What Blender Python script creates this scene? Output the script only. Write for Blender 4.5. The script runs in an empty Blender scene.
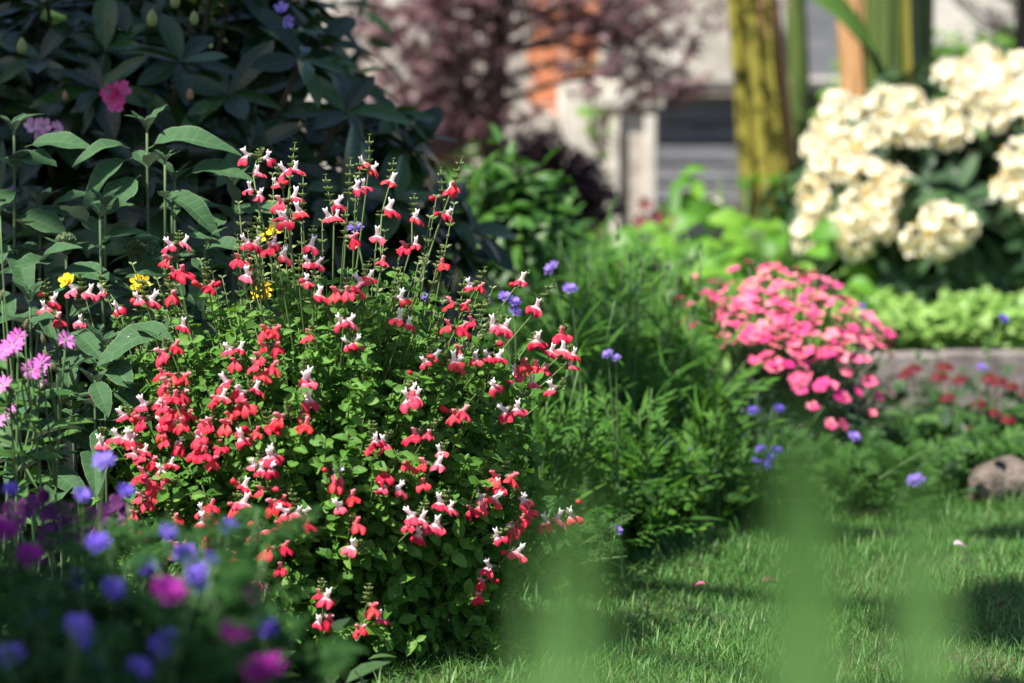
import bpy, math
import numpy as np

# ------------------------------------------------------------------ camera, sky, sun, exposure
SC = bpy.context.scene
COL = SC.collection
CAM_H, PITCH, F = 0.51, 0.071, 85.0 / 36.0 * 1024.0
cam = bpy.data.cameras.new("camera")
cam.lens = 85.0
cam.sensor_width = 36.0
cam.clip_start = 0.02
cam.clip_end = 400.0
cam.dof.use_dof = True
cam.dof.focus_distance = 2.50
cam.dof.aperture_fstop = 4.6
cam.dof.aperture_blades = 0
cam_o = bpy.data.objects.new("camera", cam)
cam_o.location = (0, 0, CAM_H)
cam_o.rotation_euler = (math.pi / 2 - PITCH, 0, 0)
COL.objects.link(cam_o)
SC.camera = cam_o

SUN = np.array([-0.42, -0.36, 0.83])
SUN /= np.linalg.norm(SUN)
world = bpy.data.worlds.new("World")
SC.world = world
world.use_nodes = True
wn = world.node_tree
wn.nodes.clear()
sky = wn.nodes.new("ShaderNodeTexSky")
sky.sky_type = 'NISHITA'
sky.sun_disc = False
sky.sun_elevation = math.asin(SUN[2])
sky.sun_rotation = math.atan2(SUN[0], SUN[1])
bg = wn.nodes.new("ShaderNodeBackground")
bg.inputs[1].default_value = 0.075
wo = wn.nodes.new("ShaderNodeOutputWorld")
wn.links.new(sky.outputs[0], bg.inputs[0])
wn.links.new(bg.outputs[0], wo.inputs[0])
sl = bpy.data.lights.new("sun", 'SUN')
sl.energy = 5.0
sl.angle = math.radians(0.53)
sl.color = (1.0, 0.94, 0.84)
so = bpy.data.objects.new("sun", sl)
az = math.atan2(SUN[1], SUN[0])
so.rotation_euler = (0, math.acos(SUN[2]), az)
COL.objects.link(so)
SC.view_settings.view_transform = 'Standard'
SC.view_settings.look = 'None'
SC.view_settings.exposure = 1.15
SC.view_settings.gamma = 1.0
SC.view_settings.use_curve_mapping = False
SC.cycles.max_bounces = 8
SC.cycles.transmission_bounces = 4
SC.cycles.sample_clamp_indirect = 6.0

# ------------------------------------------------------------------ helpers
R = np.random.default_rng(7)
PI = math.pi


def A(*v):
    return np.array(v, float)


def P(px, py, d):
    """point of the place seen at pixel (px, py) at depth d along the lens axis"""
    f = A(0, math.cos(PITCH), -math.sin(PITCH))
    u = A(0, math.sin(PITCH), math.cos(PITCH))
    return A(0, 0, CAM_H) + d * (f + A(1, 0, 0) * ((px - 512) / F) + u * ((341.5 - py) / F))


def G(px, d, z=0.0):
    return A((px - 512) / F * d, d, z)


def unit(v):
    v = np.asarray(v, float)
    return v / np.maximum(np.linalg.norm(v, axis=-1, keepdims=True), 1e-9)


class Geo:
    def __init__(s):
        s.V, s.L, s.T, s.U, s.M, s.n = [], [], [], [], [], 0

    def add(s, V, F_, UV=None, mat=0):
        """V (n,3), F_ list of index tuples or (m,k) array"""
        V = np.asarray(V, float)
        if UV is None:
            UV = np.zeros((len(V), 2))
        s.V.append(V)
        s.U.append(np.asarray(UV, float))
        tot = np.array([len(f) for f in F_])
        s.L.append(np.concatenate([np.asarray(f) for f in F_]) + s.n)
        s.T.append(tot)
        s.M.append(np.full(len(tot), mat))
        s.n += len(V)

    def inst(s, tpl, pos, d, up, sc, mat=0):
        """many copies of a template: pos (k,3), d forward (k,3), up hint (k,3), sc (k,) or (k,3)"""
        V, F_, UV = tpl
        pos = np.atleast_2d(pos)
        k = len(pos)
        if k == 0:
            return
        d = unit(np.broadcast_to(np.asarray(d, float), (k, 3)))
        up = np.broadcast_to(np.asarray(up, float), (k, 3))
        x = np.cross(d, up)
        bad = np.linalg.norm(x, axis=1) < 1e-4
        if bad.any():
            x[bad] = np.cross(d[bad], A(0.31, 0.73, 0.21))
        x = unit(x)
        z = np.cross(x, d)
        sc = np.asarray(sc, float)
        if sc.ndim == 0:
            sc = np.full(k, float(sc))
        if sc.ndim == 1:
            sc = np.stack([sc] * 3, 1)
        B = np.stack([x * sc[:, :1], d * sc[:, 1:2], z * sc[:, 2:3]], 1)
        W = np.einsum('nj,kji->kni', V, B) + pos[:, None, :]
        n = len(V)
        fl = np.concatenate([np.asarray(f) for f in F_])
        tot = np.array([len(f) for f in F_])
        off = (np.arange(k) * n + s.n)[:, None]
        s.V.append(W.reshape(-1, 3))
        s.U.append(np.tile(UV, (k, 1)))
        s.L.append((fl[None, :] + off).ravel())
        s.T.append(np.tile(tot, k))
        s.M.append(np.full(len(tot) * k, mat))
        s.n += n * k

    def tube(s, pts, r, sides=6, mat=0, cap=True):
        pts = np.asarray(pts, float)
        n = len(pts)
        r = np.broadcast_to(np.asarray(r, float), (n,))
        t = np.gradient(pts, axis=0)
        t = unit(t)
        ref = A(0, 0, 1) if abs(t[0][2]) < 0.9 else A(1, 0, 0)
        V, UV = [], []
        x = unit(np.cross(t[0], ref))
        for i in range(n):
            x = unit(x - t[i] * np.dot(x, t[i]))
            y = np.cross(t[i], x)
            for k in range(sides):
                a = 2 * PI * k / sides
                V.append(pts[i] + r[i] * (math.cos(a) * x + math.sin(a) * y))
                UV.append((k / sides, i / (n - 1)))
        F_ = []
        for i in range(n - 1):
            for k in range(sides):
                k2 = (k + 1) % sides
                F_.append((i * sides + k, i * sides + k2, (i + 1) * sides + k2, (i + 1) * sides + k))
        if cap:
            F_.append(tuple(range((n - 1) * sides, n * sides)))
            F_.append(tuple(reversed(range(sides))))
        s.add(V, F_, UV, mat)

    def box(s, c, h, mat=0, bev=0.0):
        c, h = np.asarray(c, float), np.asarray(h, float)
        if bev <= 0:
            V = [c + h * A(x, y, z) for z in (-1, 1) for y in (-1, 1) for x in (-1, 1)]
            F_ = [(0, 2, 3, 1), (4, 5, 7, 6), (0, 1, 5, 4), (2, 6, 7, 3), (0, 4, 6, 2), (1, 3, 7, 5)]
            s.add(V, F_, None, mat)
            return
        # chamfered box: three shells
        idx, V = {}, []
        for sx in (-1, 1):
            for sy in (-1, 1):
                for sz in (-1, 1):
                    for ax in range(3):
                        q = h - bev
                        q = q.copy()
                        q[ax] = h[ax]
                        idx[(sx, sy, sz, ax)] = len(V)
                        V.append(c + q * A(sx, sy, sz))
        F_ = []
        sg = (-1, 1)
        for s0 in sg:
            F_.append([idx[(s0, a, b, 0)] for a, b in ((-1, -1), (1, -1), (1, 1), (-1, 1))])
            F_.append([idx[(a, s0, b, 1)] for a, b in ((-1, -1), (1, -1), (1, 1), (-1, 1))])
            F_.append([idx[(a, b, s0, 2)] for a, b in ((-1, -1), (1, -1), (1, 1), (-1, 1))])
            for s1 in sg:
                F_.append([idx[(s0, s1, -1, 0)], idx[(s0, s1, 1, 0)], idx[(s0, s1, 1, 1)], idx[(s0, s1, -1, 1)]])
                F_.append([idx[(s0, -1, s1, 0)], idx[(s0, 1, s1, 0)], idx[(s0, 1, s1, 2)], idx[(s0, -1, s1, 2)]])
                F_.append([idx[(-1, s0, s1, 1)], idx[(1, s0, s1, 1)], idx[(1, s0, s1, 2)], idx[(-1, s0, s1, 2)]])
                for s2 in sg:
                    F_.append([idx[(s0, s1, s2, 0)], idx[(s0, s1, s2, 1)], idx[(s0, s1, s2, 2)]])
        s.add(V, F_, None, mat)

    def mesh(s, name, mats, origin=(0, 0, 0), smooth=True):
        me = bpy.data.meshes.new(name)
        V = np.concatenate(s.V) - np.asarray(origin, float)
        L = np.concatenate(s.L).astype(np.int32)
        T = np.concatenate(s.T).astype(np.int32)
        U = np.concatenate(s.U)
        me.vertices.add(len(V))
        me.vertices.foreach_set("co", V.astype(np.float32).ravel())
        me.loops.add(len(L))
        me.loops.foreach_set("vertex_index", L)
        me.polygons.add(len(T))
        st = np.concatenate([[0], np.cumsum(T)[:-1]]).astype(np.int32)
        me.polygons.foreach_set("loop_start", st)
        me.polygons.foreach_set("loop_total", T)
        me.polygons.foreach_set("material_index", np.concatenate(s.M).astype(np.int32))
        me.polygons.foreach_set("use_smooth", np.full(len(T), smooth))
        uv = me.uv_layers.new(name="UVMap")
        uv.data.foreach_set("uv", U[L].astype(np.float32).ravel())
        for m in (mats if isinstance(mats, (list, tuple)) else [mats]):
            me.materials.append(m)
        me.update(calc_edges=True)
        me.validate()
        return me


WL = {}


def link(name, data, parent=None, loc=(0, 0, 0), rot=None, sc=None):
    o = bpy.data.objects.new(name, data)
    COL.objects.link(o)
    loc = np.asarray(loc, float)
    if parent is not None:
        o.parent = parent
        o.location = loc - WL[parent.name]
    else:
        o.location = loc
    if rot is not None:
        o.rotation_euler = rot
    if sc is not None:
        o.scale = (sc, sc, sc) if np.isscalar(sc) else sc
    WL[o.name] = loc
    return o


def tag(o, label=None, cat=None, group=None, kind=None):
    for k, v in (("label", label), ("category", cat), ("group", group), ("kind", kind)):
        if v:
            o[k] = v
    return o


def thing(name, label, cat, loc, group=None):
    return tag(link(name, None, None, loc), label, cat, group)


def part(name, geo, mats, parent, origin=None, smooth=True):
    if geo.n == 0:
        return None
    org = WL[parent.name] if origin is None else np.asarray(origin, float)
    return link(name, geo.mesh(name, mats, org, smooth), parent, org)


def solo(name, geo, mats, loc=(0, 0, 0), smooth=True, **kw):
    return tag(link(name, geo.mesh(name, mats, loc, smooth), None, loc), **kw)


def copy_to(src, parent, loc, rot=None, sc=None, name=None):
    o = src.copy()
    COL.objects.link(o)
    if name:
        o.name = name
    o.parent = parent
    o.location = np.asarray(loc, float) - (WL[parent.name] if parent else 0)
    if rot is not None:
        o.rotation_euler = rot
    if sc is not None:
        o.scale = (sc,) * 3
    WL[o.name] = np.asarray(loc, float)
    return o


def euler_from(d, up):
    """euler whose local +Y is d and local +Z leans to up"""
    from mathutils import Matrix
    d = unit(d)
    x = unit(np.cross(d, up))
    z = np.cross(x, d)
    return Matrix(((x[0], d[0], z[0]), (x[1], d[1], z[1]), (x[2], d[2], z[2]))).to_euler()


def bez(p0, p1, p2, n=8):
    t = np.linspace(0, 1, n)[:, None]
    return (1 - t) ** 2 * p0 + 2 * t * (1 - t) * p1 + t * t * p2


def sph_dirs(n, rng=R):
    return unit(rng.normal(size=(n, 3)))


# ------------------------------------------------------------------ leaf templates
def leaf_tpl(W=0.35, n=8, c=4, pw=0.9, peak=0.45, fold=0.25, curl=0.25, wave=0.0, tooth=0.0, petiole=0.0):
    V, UV = [], []
    for i in range(n + 1):
        v = i / n
        if v <= peak:
            w = math.sin(PI / 2 * v / peak) ** pw
        else:
            w = math.cos(PI / 2 * (v - peak) / (1 - peak)) ** pw
        w = max(w, 0.02) * W / 2
        if tooth and 0 < i < n:
            w *= 1 + tooth * (1 if i % 2 else -1)
        for k in range(c + 1):
            u = k / c * 2 - 1
            x = u * w
            z = fold * abs(x) - curl * v * v + (wave * W * math.sin(v * 14 + (1.3 if u > 0 else 0)) * u * u if wave else 0)
            y = petiole + v * (1 - petiole) - 0.12 * curl * v * v
            V.append((x, y, z))
            UV.append((u * 0.5 + 0.5, v))
    F_ = []
    for i in range(n):
        for k in range(c):
            a = i * (c + 1) + k
            F_.append((a, a + 1, a + c + 2, a + c + 1))
    if petiole > 0:
        b = len(V)
        r = 0.012
        V += [(-r, 0, 0), (r, 0, 0), (r, petiole, 0.0), (-r, petiole, 0.0)]
        UV += [(0.5, 0)] * 4
        F_.append((b, b + 1, b + 2, b + 3))
    return np.array(V), F_, np.array(UV)


def pinnate_tpl(pairs=6, ll=0.3, lw=0.08, curl=0.3, ang=50, sub=0, seed=1):
    """deeply cut leaf: midrib strip with paired lobes"""
    rg = np.random.default_rng(seed)
    V, F_, UV = [], [], []

    def strip(p, d, L, w, zc):
        d = unit(d)
        x = A(d[1], -d[0], 0)
        b = len(V)
        for f, ww in ((0, 0.5), (0.45, 1.0), (0.8, 0.7), (1.0, 0.06)):
            q = p + d * L * f
            zz = -zc * f * f * L
            V.append(q - x * w * ww / 2 + A(0, 0, zz + 0.2 * w))
            V.append(q + x * w * ww / 2 + A(0, 0, zz + 0.2 * w))
            UV.extend([(0.2, f), (0.8, f)])
        for i in range(3):
            F_.append((b + 2 * i, b + 2 * i + 1, b + 2 * i + 3, b + 2 * i + 2))

    def z_at(v):
        return -curl * v * v
    for i in range(7):
        v0, v1 = i / 7, (i + 1) / 7
        b = len(V)
        w = 0.018 * (1 - v0 * 0.7)
        V.extend([A(-w, v0, z_at(v0)), A(w, v0, z_at(v0)), A(w, v1, z_at(v1)), A(-w, v1, z_at(v1))])
        UV.extend([(0.5, v0), (0.5, v0), (0.5, v1), (0.5, v1)])
        F_.append((b, b + 1, b + 2, b + 3))
    for i in range(pairs):
        v = 0.22 + 0.70 * i / (pairs - 1)
        L = ll * (math.sin(PI * (0.25 + 0.62 * i / (pairs - 1))) ** 0.8) * rg.uniform(0.85, 1.15)
        a = math.radians(ang - 15 * i / pairs)
        for sgn in (-1, 1):
            d = A(sgn * math.sin(a), math.cos(a), 0)
            p = A(0, v, z_at(v))
            strip(p, d, L, lw * (1.2 - 0.5 * i / pairs), 0.5)
            for k in range(sub):
                f = 0.35 + 0.5 * k / max(sub, 1)
                for s2 in (-1, 1):
                    a2 = math.atan2(d[0], d[1]) + s2 * 0.8
                    strip(p + d * L * f, A(math.sin(a2), math.cos(a2), 0), L * 0.42, lw * 0.7, 0.4)
    strip(A(0, 0.93, z_at(0.93)), A(0, 1, 0), 0.22, lw, 0.5)
    return np.array(V), F_, np.array(UV)


def palm_tpl(lobes=7, w=0.17, spread=1.9, cut=0.0, curl=0.2):
    """palmate leaf (maple): lobes radiate from the stalk"""
    V, F_, UV = [], [], []
    for i in range(lobes):
        f = i / (lobes - 1) * 2 - 1
        a = f * spread
        L = 1 - 0.42 * abs(f) ** 1.5
        d = A(math.sin(a), math.cos(a), 0)
        x = A(d[1], -d[0], 0)
        b = len(V)
        for t, ww in ((0.0, 0.15), (0.5, 1.0), (1.0, 0.04)):
            for s_ in (-1, 1):
                V.append(d * L * t + x * s_ * w * ww * L * 0.5 + A(0, 0, -curl * t * t * L + 0.004 * i))
                UV.append((0.5 + 0.5 * s_, t))
        F_ += [(b, b + 1, b + 3, b + 2), (b + 2, b + 3, b + 5, b + 4)]
    return np.array(V), F_, np.array(UV)


def flower_tpl(petals=5, pw=0.9, cup=0.25, notch=0.12, n=4, c=4, jag=0.0, seed=3, inner=0.08, droop=0.0):
    """open flower: +Y is the axis, radius 1; uv.y runs from centre to rim"""
    rg = np.random.default_rng(seed)
    V, F_, UV = [], [], []
    for p in range(petals):
        a0 = 2 * PI * p / petals + rg.uniform(-0.1, 0.1)
        tilt = rg.uniform(-0.1, 0.12)
        b = len(V)
        for i in range(n + 1):
            v = i / n
            for k in range(c + 1):
                u = k / c * 2 - 1
                w = pw * math.sin(PI * (0.12 + 0.62 * v)) * PI / petals
                rl = inner + (1 - inner) * v * (1 - notch * math.exp(-(u / 0.25) ** 2) * v - 0.22 * abs(u) ** 3 * v)
                if jag and i == n:
                    rl *= 1 + rg.uniform(-jag, jag)
                aa = a0 + u * w * 0.95
                h = cup * v * v + tilt * v - 0.10 * u * u * v + rg.uniform(-0.02, 0.02) - droop * v ** 3
                V.append((rl * math.cos(aa), h + 0.004 * p, rl * math.sin(aa)))
                UV.append((k / c, v))
        for i in range(n):
            for k in range(c):
                q = b + i * (c + 1) + k
                F_.append((q, q + 1, q + c + 2, q + c + 1))
    return np.array(V), F_, np.array(UV)


def ball_tpl(n=6, m=5, rx=1.0, ry=1.0, tip=0.0):
    V, F_, UV = [], [], []
    for i in range(m + 1):
        t = PI * i / m
        for k in range(n):
            a = 2 * PI * k / n
            rr = math.sin(t) * rx
            y = -math.cos(t) * ry
            if tip and y > 0:
                rr *= 1 - tip * y / ry
            V.append((rr * math.cos(a), y, rr * math.sin(a)))
            UV.append((k / n, i / m))
    for i in range(m):
        for k in range(n):
            k2 = (k + 1) % n
            F_.append((i * n + k, i * n + k2, (i + 1) * n + k2, (i + 1) * n + k))
    return np.array(V), F_, np.array(UV)


BUD = ball_tpl(6, 5, 0.5, 1.0, 0.5)
BUD = (BUD[0] + A(0, 1, 0), BUD[1], BUD[2])
BALL = ball_tpl(8, 6)

# ------------------------------------------------------------------ materials
MATS = {}


def leaf_mat(name, cols, rough=0.5, tr=0.3, vein=0.25, nveins=7, spec=0.4, trcol=None, edge=None, bump=0.0, under=None):
    """foliage: colour per leaf from the island number, lighter veins from the leaf's own uv, light passes through"""
    m = bpy.data.materials.new(name)
    m.use_nodes = True
    t = m.node_tree
    t.nodes.clear()
    N, Lk = t.nodes.new, t.links.new
    geo = N("ShaderNodeNewGeometry")
    ramp = N("ShaderNodeValToRGB")
    while len(ramp.color_ramp.elements) < len(cols):
        ramp.color_ramp.elements.new(0.5)
    for i, c in enumerate(cols):
        ramp.color_ramp.elements[i].position = i / max(1, len(cols) - 1)
        ramp.color_ramp.elements[i].color = (*c, 1)
    Lk(geo.outputs["Random Per Island"], ramp.inputs[0])
    col = ramp.outputs[0]
    nz = N("ShaderNodeTexNoise")
    nz.inputs["Scale"].default_value = 140.0
    nz.inputs["Detail"].default_value = 4.0
    tc = N("ShaderNodeTexCoord")
    Lk(tc.outputs["Object"], nz.inputs["Vector"])
    mr = N("ShaderNodeMapRange")
    mr.inputs[3].default_value = 0.72
    mr.inputs[4].default_value = 1.28
    Lk(nz.outputs[0], mr.inputs[0])
    mul = N("ShaderNodeVectorMath")
    mul.operation = 'SCALE'
    Lk(col, mul.inputs[0])
    Lk(mr.outputs[0], mul.inputs["Scale"])
    col = mul.outputs[0]
    vf = None
    if vein:
        uv = N("ShaderNodeUVMap")
        sp = N("ShaderNodeSeparateXYZ")
        Lk(uv.outputs[0], sp.inputs[0])

        def M(op, a, b=None, c=None):
            n_ = N("ShaderNodeMath")
            n_.operation = op
            for i, x in enumerate((a, b, c)):
                if x is None:
                    continue
                if isinstance(x, (int, float)):
                    n_.inputs[i].default_value = x
                else:
                    Lk(x, n_.inputs[i])
            return n_.outputs[0]
        au = M('ABSOLUTE', M('SUBTRACT', sp.outputs[0], 0.5))
        mid = M('LESS_THAN', au, 0.035)
        sv = M('SUBTRACT', M('MULTIPLY', sp.outputs[1], nveins * 2 * PI), M('MULTIPLY', au, 9.0))
        side = M('MULTIPLY', M('POWER', M('ABSOLUTE', M('COSINE', M('MULTIPLY', sv, 0.5))), 14.0), 0.55)
        vf = M('MAXIMUM', mid, side)
        mx = N("ShaderNodeMix")
        mx.data_type = 'RGBA'
        Lk(M('MULTIPLY', vf, vein), mx.inputs[0])
        Lk(col, mx.inputs[6])
        c = cols[-1]
        mx.inputs[7].default_value = (min(1, c[0] * 1.6 + .05), min(1, c[1] * 1.4 + .05), min(1, c[2] * 1.3 + .03), 1)
        col = mx.outputs[2]
        if edge:
            me_ = N("ShaderNodeMix")
            me_.data_type = 'RGBA'
            Lk(M('GREATER_THAN', au, 0.47), me_.inputs[0])
            Lk(col, me_.inputs[6])
            me_.inputs[7].default_value = (*edge, 1)
            col = me_.outputs[2]
    if under:
        mu = N("ShaderNodeMix")
        mu.data_type = 'RGBA'
        Lk(geo.outputs["Backfacing"], mu.inputs[0])
        Lk(col, mu.inputs[6])
        mu.inputs[7].default_value = (*under, 1)
        col = mu.outputs[2]
    bs = N("ShaderNodeBsdfPrincipled")
    bs.inputs["Roughness"].default_value = rough
    bs.inputs["Specular IOR Level"].default_value = spec
    Lk(col, bs.inputs["Base Color"])
    if bump:
        bn = N("ShaderNodeBump")
        bn.inputs["Strength"].default_value = bump
        bn.inputs["Distance"].default_value = 0.001
        if vf is not None:
            Lk(vf, bn.inputs["Height"])
            bn.invert = True
        else:
            Lk(nz.outputs[0], bn.inputs["Height"])
        Lk(bn.outputs[0], bs.inputs["Normal"])
    out = N("ShaderNodeOutputMaterial")
    if tr > 0:
        tl = N("ShaderNodeBsdfTranslucent")
        if trcol:
            hm = N("ShaderNodeMix")
            hm.data_type = 'RGBA'
            hm.inputs[0].default_value = 0.6
            Lk(col, hm.inputs[6])
            hm.inputs[7].default_value = (*trcol, 1)
            Lk(hm.outputs[2], tl.inputs[0])
        else:
            Lk(col, tl.inputs[0])
        ms = N("ShaderNodeMixShader")
        ms.inputs[0].default_value = tr
        Lk(bs.outputs[0], ms.inputs[1])
        Lk(tl.outputs[0], ms.inputs[2])
        Lk(ms.outputs[0], out.inputs[0])
    else:
        Lk(bs.outputs[0], out.inputs[0])
    MATS[name] = m
    return m


def petal_mat(name, cols, base=None, b0=0.05, b1=0.35, tr=0.3, rough=0.6, per_object=False):
    """petals: colour per flower; base = colour near the throat fading out along the petal (uv.y)"""
    m = bpy.data.materials.new(name)
    m.use_nodes = True
    t = m.node_tree
    t.nodes.clear()
    N, Lk = t.nodes.new, t.links.new
    ramp = N("ShaderNodeValToRGB")
    while len(ramp.color_ramp.elements) < len(cols):
        ramp.color_ramp.elements.new(0.5)
    for i, c in enumerate(cols):
        ramp.color_ramp.elements[i].position = i / max(1, len(cols) - 1)
        ramp.color_ramp.elements[i].color = (*c, 1)
    if per_object:
        oi = N("ShaderNodeObjectInfo")
        Lk(oi.outputs["Random"], ramp.inputs[0])
    else:
        g = N("ShaderNodeNewGeometry")
        Lk(g.outputs["Random Per Island"], ramp.inputs[0])
    col = ramp.outputs[0]
    if base:
        uv = N("ShaderNodeUVMap")
        sp = N("ShaderNodeSeparateXYZ")
        Lk(uv.outputs[0], sp.inputs[0])
        mr = N("ShaderNodeMapRange")
        mr.interpolation_type = 'SMOOTHSTEP'
        mr.inputs[1].default_value = b0
        mr.inputs[2].default_value = b1
        Lk(sp.outputs[1], mr.inputs[0])
        mx = N("ShaderNodeMix")
        mx.data_type = 'RGBA'
        Lk(mr.outputs[0], mx.inputs[0])
        mx.inputs[6].default_value = (*base, 1)
        Lk(col, mx.inputs[7])
        col = mx.outputs[2]
    bs = N("ShaderNodeBsdfPrincipled")
    bs.inputs["Roughness"].default_value = rough
    bs.inputs["Specular IOR Level"].default_value = 0.25
    Lk(col, bs.inputs["Base Color"])
    tl = N("ShaderNodeBsdfTranslucent")
    Lk(col, tl.inputs[0])
    ms = N("ShaderNodeMixShader")
    ms.inputs[0].default_value = tr
    Lk(bs.outputs[0], ms.inputs[1])
    Lk(tl.outputs[0], ms.inputs[2])
    out = N("ShaderNodeOutputMaterial")
    Lk(ms.outputs[0], out.inputs[0])
    MATS[name] = m
    return m


def hard_mat(name, c1, c2, scale=8.0, rough=0.85, bump=0.4, stretch=(1, 1, 1), detail=6.0, bdist=0.01, lo=0.35, hi=0.65, c3=None):
    m = bpy.data.materials.new(name)
    m.use_nodes = True
    t = m.node_tree
    t.nodes.clear()
    N, Lk = t.nodes.new, t.links.new
    tc = N("ShaderNodeTexCoord")
    mp = N("ShaderNodeMapping")
    mp.inputs["Scale"].default_value = stretch
    Lk(tc.outputs["Object"], mp.inputs[0])
    nz = N("ShaderNodeTexNoise")
    nz.inputs["Scale"].default_value = scale
    nz.inputs["Detail"].default_value = detail
    nz.inputs["Roughness"].default_value = 0.65
    Lk(mp.outputs[0], nz.inputs[0])
    ramp = N("ShaderNodeValToRGB")
    ramp.color_ramp.elements[0].position = lo
    ramp.color_ramp.elements[1].position = hi
    ramp.color_ramp.elements[0].color = (*c1, 1)
    ramp.color_ramp.elements[1].color = (*c2, 1)
    if c3:
        e = ramp.color_ramp.elements.new((lo + hi) / 2)
        e.color = (*c3, 1)
    Lk(nz.outputs[0], ramp.inputs[0])
    bs = N("ShaderNodeBsdfPrincipled")
    bs.inputs["Roughness"].default_value = rough
    bs.inputs["Specular IOR Level"].default_value = 0.3
    Lk(ramp.outputs[0], bs.inputs["Base Color"])
    bn = N("ShaderNodeBump")
    bn.inputs["Strength"].default_value = bump
    bn.inputs["Distance"].default_value = bdist
    n2 = N("ShaderNodeTexNoise")
    n2.inputs["Scale"].default_value = scale * 5
    n2.inputs["Detail"].default_value = 5
    Lk(mp.outputs[0], n2.inputs[0])
    Lk(n2.outputs[0], bn.inputs["Height"])
    Lk(bn.outputs[0], bs.inputs["Normal"])
    out = N("ShaderNodeOutputMaterial")
    Lk(bs.outputs[0], out.inputs[0])
    MATS[name] = m
    return m


# foliage
m_salvia = leaf_mat("salvia_leaf", [(.045, .14, .022), (.082, .215, .03), (.145, .30, .055)], 0.55, 0.38, 0.2, 5, 0.22, trcol=(.16, .34, .01))
m_salstem = leaf_mat("salvia_stem", [(.09, .12, .035), (.10, .17, .045)], 0.6, 0.0, 0)
m_bract = leaf_mat("salvia_bract", [(.10, .15, .05), (.20, .28, .08)], 0.5, 0.25, 0)
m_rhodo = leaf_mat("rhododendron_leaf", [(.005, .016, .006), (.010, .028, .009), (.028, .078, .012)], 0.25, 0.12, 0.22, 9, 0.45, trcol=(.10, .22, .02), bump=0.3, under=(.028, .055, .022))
m_rhodo2 = leaf_mat("cream_rhododendron_leaf", [(.015, .045, .02), (.03, .08, .028), (.06, .12, .04)], 0.45, 0.12, 0.2, 8, 0.3, under=(.05, .085, .04))
m_sage = leaf_mat("sage_leaf", [(.019, .060, .026), (.034, .092, .036), (.056, .135, .048)], 0.72, 0.18, 0.25, 8, 0.25, edge=(.11, .17, .10), bump=0.5, under=(.10, .15, .09))
m_sagestem = leaf_mat("sage_stem", [(.08, .13, .06), (.10, .15, .07)], 0.85, 0.0, 0)
m_weed = leaf_mat("poppy_leaf", [(.030, .105, .014), (.055, .165, .02), (.09, .22, .03)], 0.65, 0.36, 0, 7, 0.2, trcol=(.09, .24, .01))
m_fern = leaf_mat("cut_leaf", [(.025, .08, .016), (.045, .125, .022), (.07, .175, .03)], 0.6, 0.3, 0, 7, 0.2, trcol=(.07, .20, .015))
m_front = leaf_mat("front_leaf", [(.009, .038, .010), (.018, .065, .013), (.04, .115, .02)], 0.7, 0.28, 0, 7, 0.15, trcol=(.05, .18, .03))
m_shrub = leaf_mat("shrub_leaf", [(.02, .065, .012), (.035, .12, .016), (.06, .17, .02)], 0.45, 0.3, 0.15, 6, trcol=(.07, .22, .02))
m_lime = leaf_mat("broad_leaf", [(.05, .17, .014), (.09, .26, .02), (.16, .34, .03)], 0.5, 0.35, 0.2, 8, trcol=(.16, .34, .03))
m_cover = leaf_mat("ground_cover_leaf", [(.14, .28, .05), (.21, .38, .08), (.30, .46, .13)], 0.45, 0.3, 0, trcol=(.2, .38, .05))
m_maple = leaf_mat("maple_leaf", [(.085, .038, .052), (.145, .075, .09), (.25, .15, .165), (.11, .058, .055)], 0.5, 0.3, 0, trcol=(.20, .08, .10))
m_dark = leaf_mat("dark_purple_leaf", [(.035, .012, .022), (.05, .02, .03)], 0.5, 0.2, 0)
m_tree = leaf_mat("tree_leaf", [(.03, .09, .02), (.06, .15, .03)], 0.5, 0.12, 0)
m_pinkleaf = leaf_mat("dianthus_leaf", [(.02, .06, .028), (.04, .09, .045), (.06, .13, .06)], 0.55, 0.2, 0)
m_daisyleaf = leaf_mat("daisy_leaf", [(.022, .075, .014), (.04, .12, .02), (.065, .16, .025)], 0.55, 0.25, 0.15)
m_grass = leaf_mat("grass_blade", [(.035, .12, .022), (.055, .17, .03), (.085, .22, .045), (.16, .24, .07)], 0.5, 0.3, 0, trcol=(.13, .28, .03))
m_blade = leaf_mat("near_blade", [(.065, .165, .035), (.09, .205, .05)], 0.6, 0.35, 0.15, 3, trcol=(.10, .26, .07))
m_under = leaf_mat("undergrowth_leaf", [(.015, .04, .018), (.03, .075, .025), (.05, .11, .03)], 0.55, 0.2, 0.1)
m_banana = leaf_mat("banana_leaf", [(.14, .30, .05), (.18, .36, .06)], 0.4, 0.4, 0.15, 22, trcol=(.25, .45, .04))
m_stem = leaf_mat("green_stem", [(.06, .13, .04), (.10, .18, .06)], 0.6, 0.0, 0)
m_conifer = leaf_mat("conifer_needle", [(.012, .04, .022), (.025, .06, .03)], 0.5, 0.1, 0)
m_litter = leaf_mat("litter", [(.12, .08, .045), (.2, .14, .08), (.28, .21, .12)], 0.8, 0.1, 0)
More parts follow.
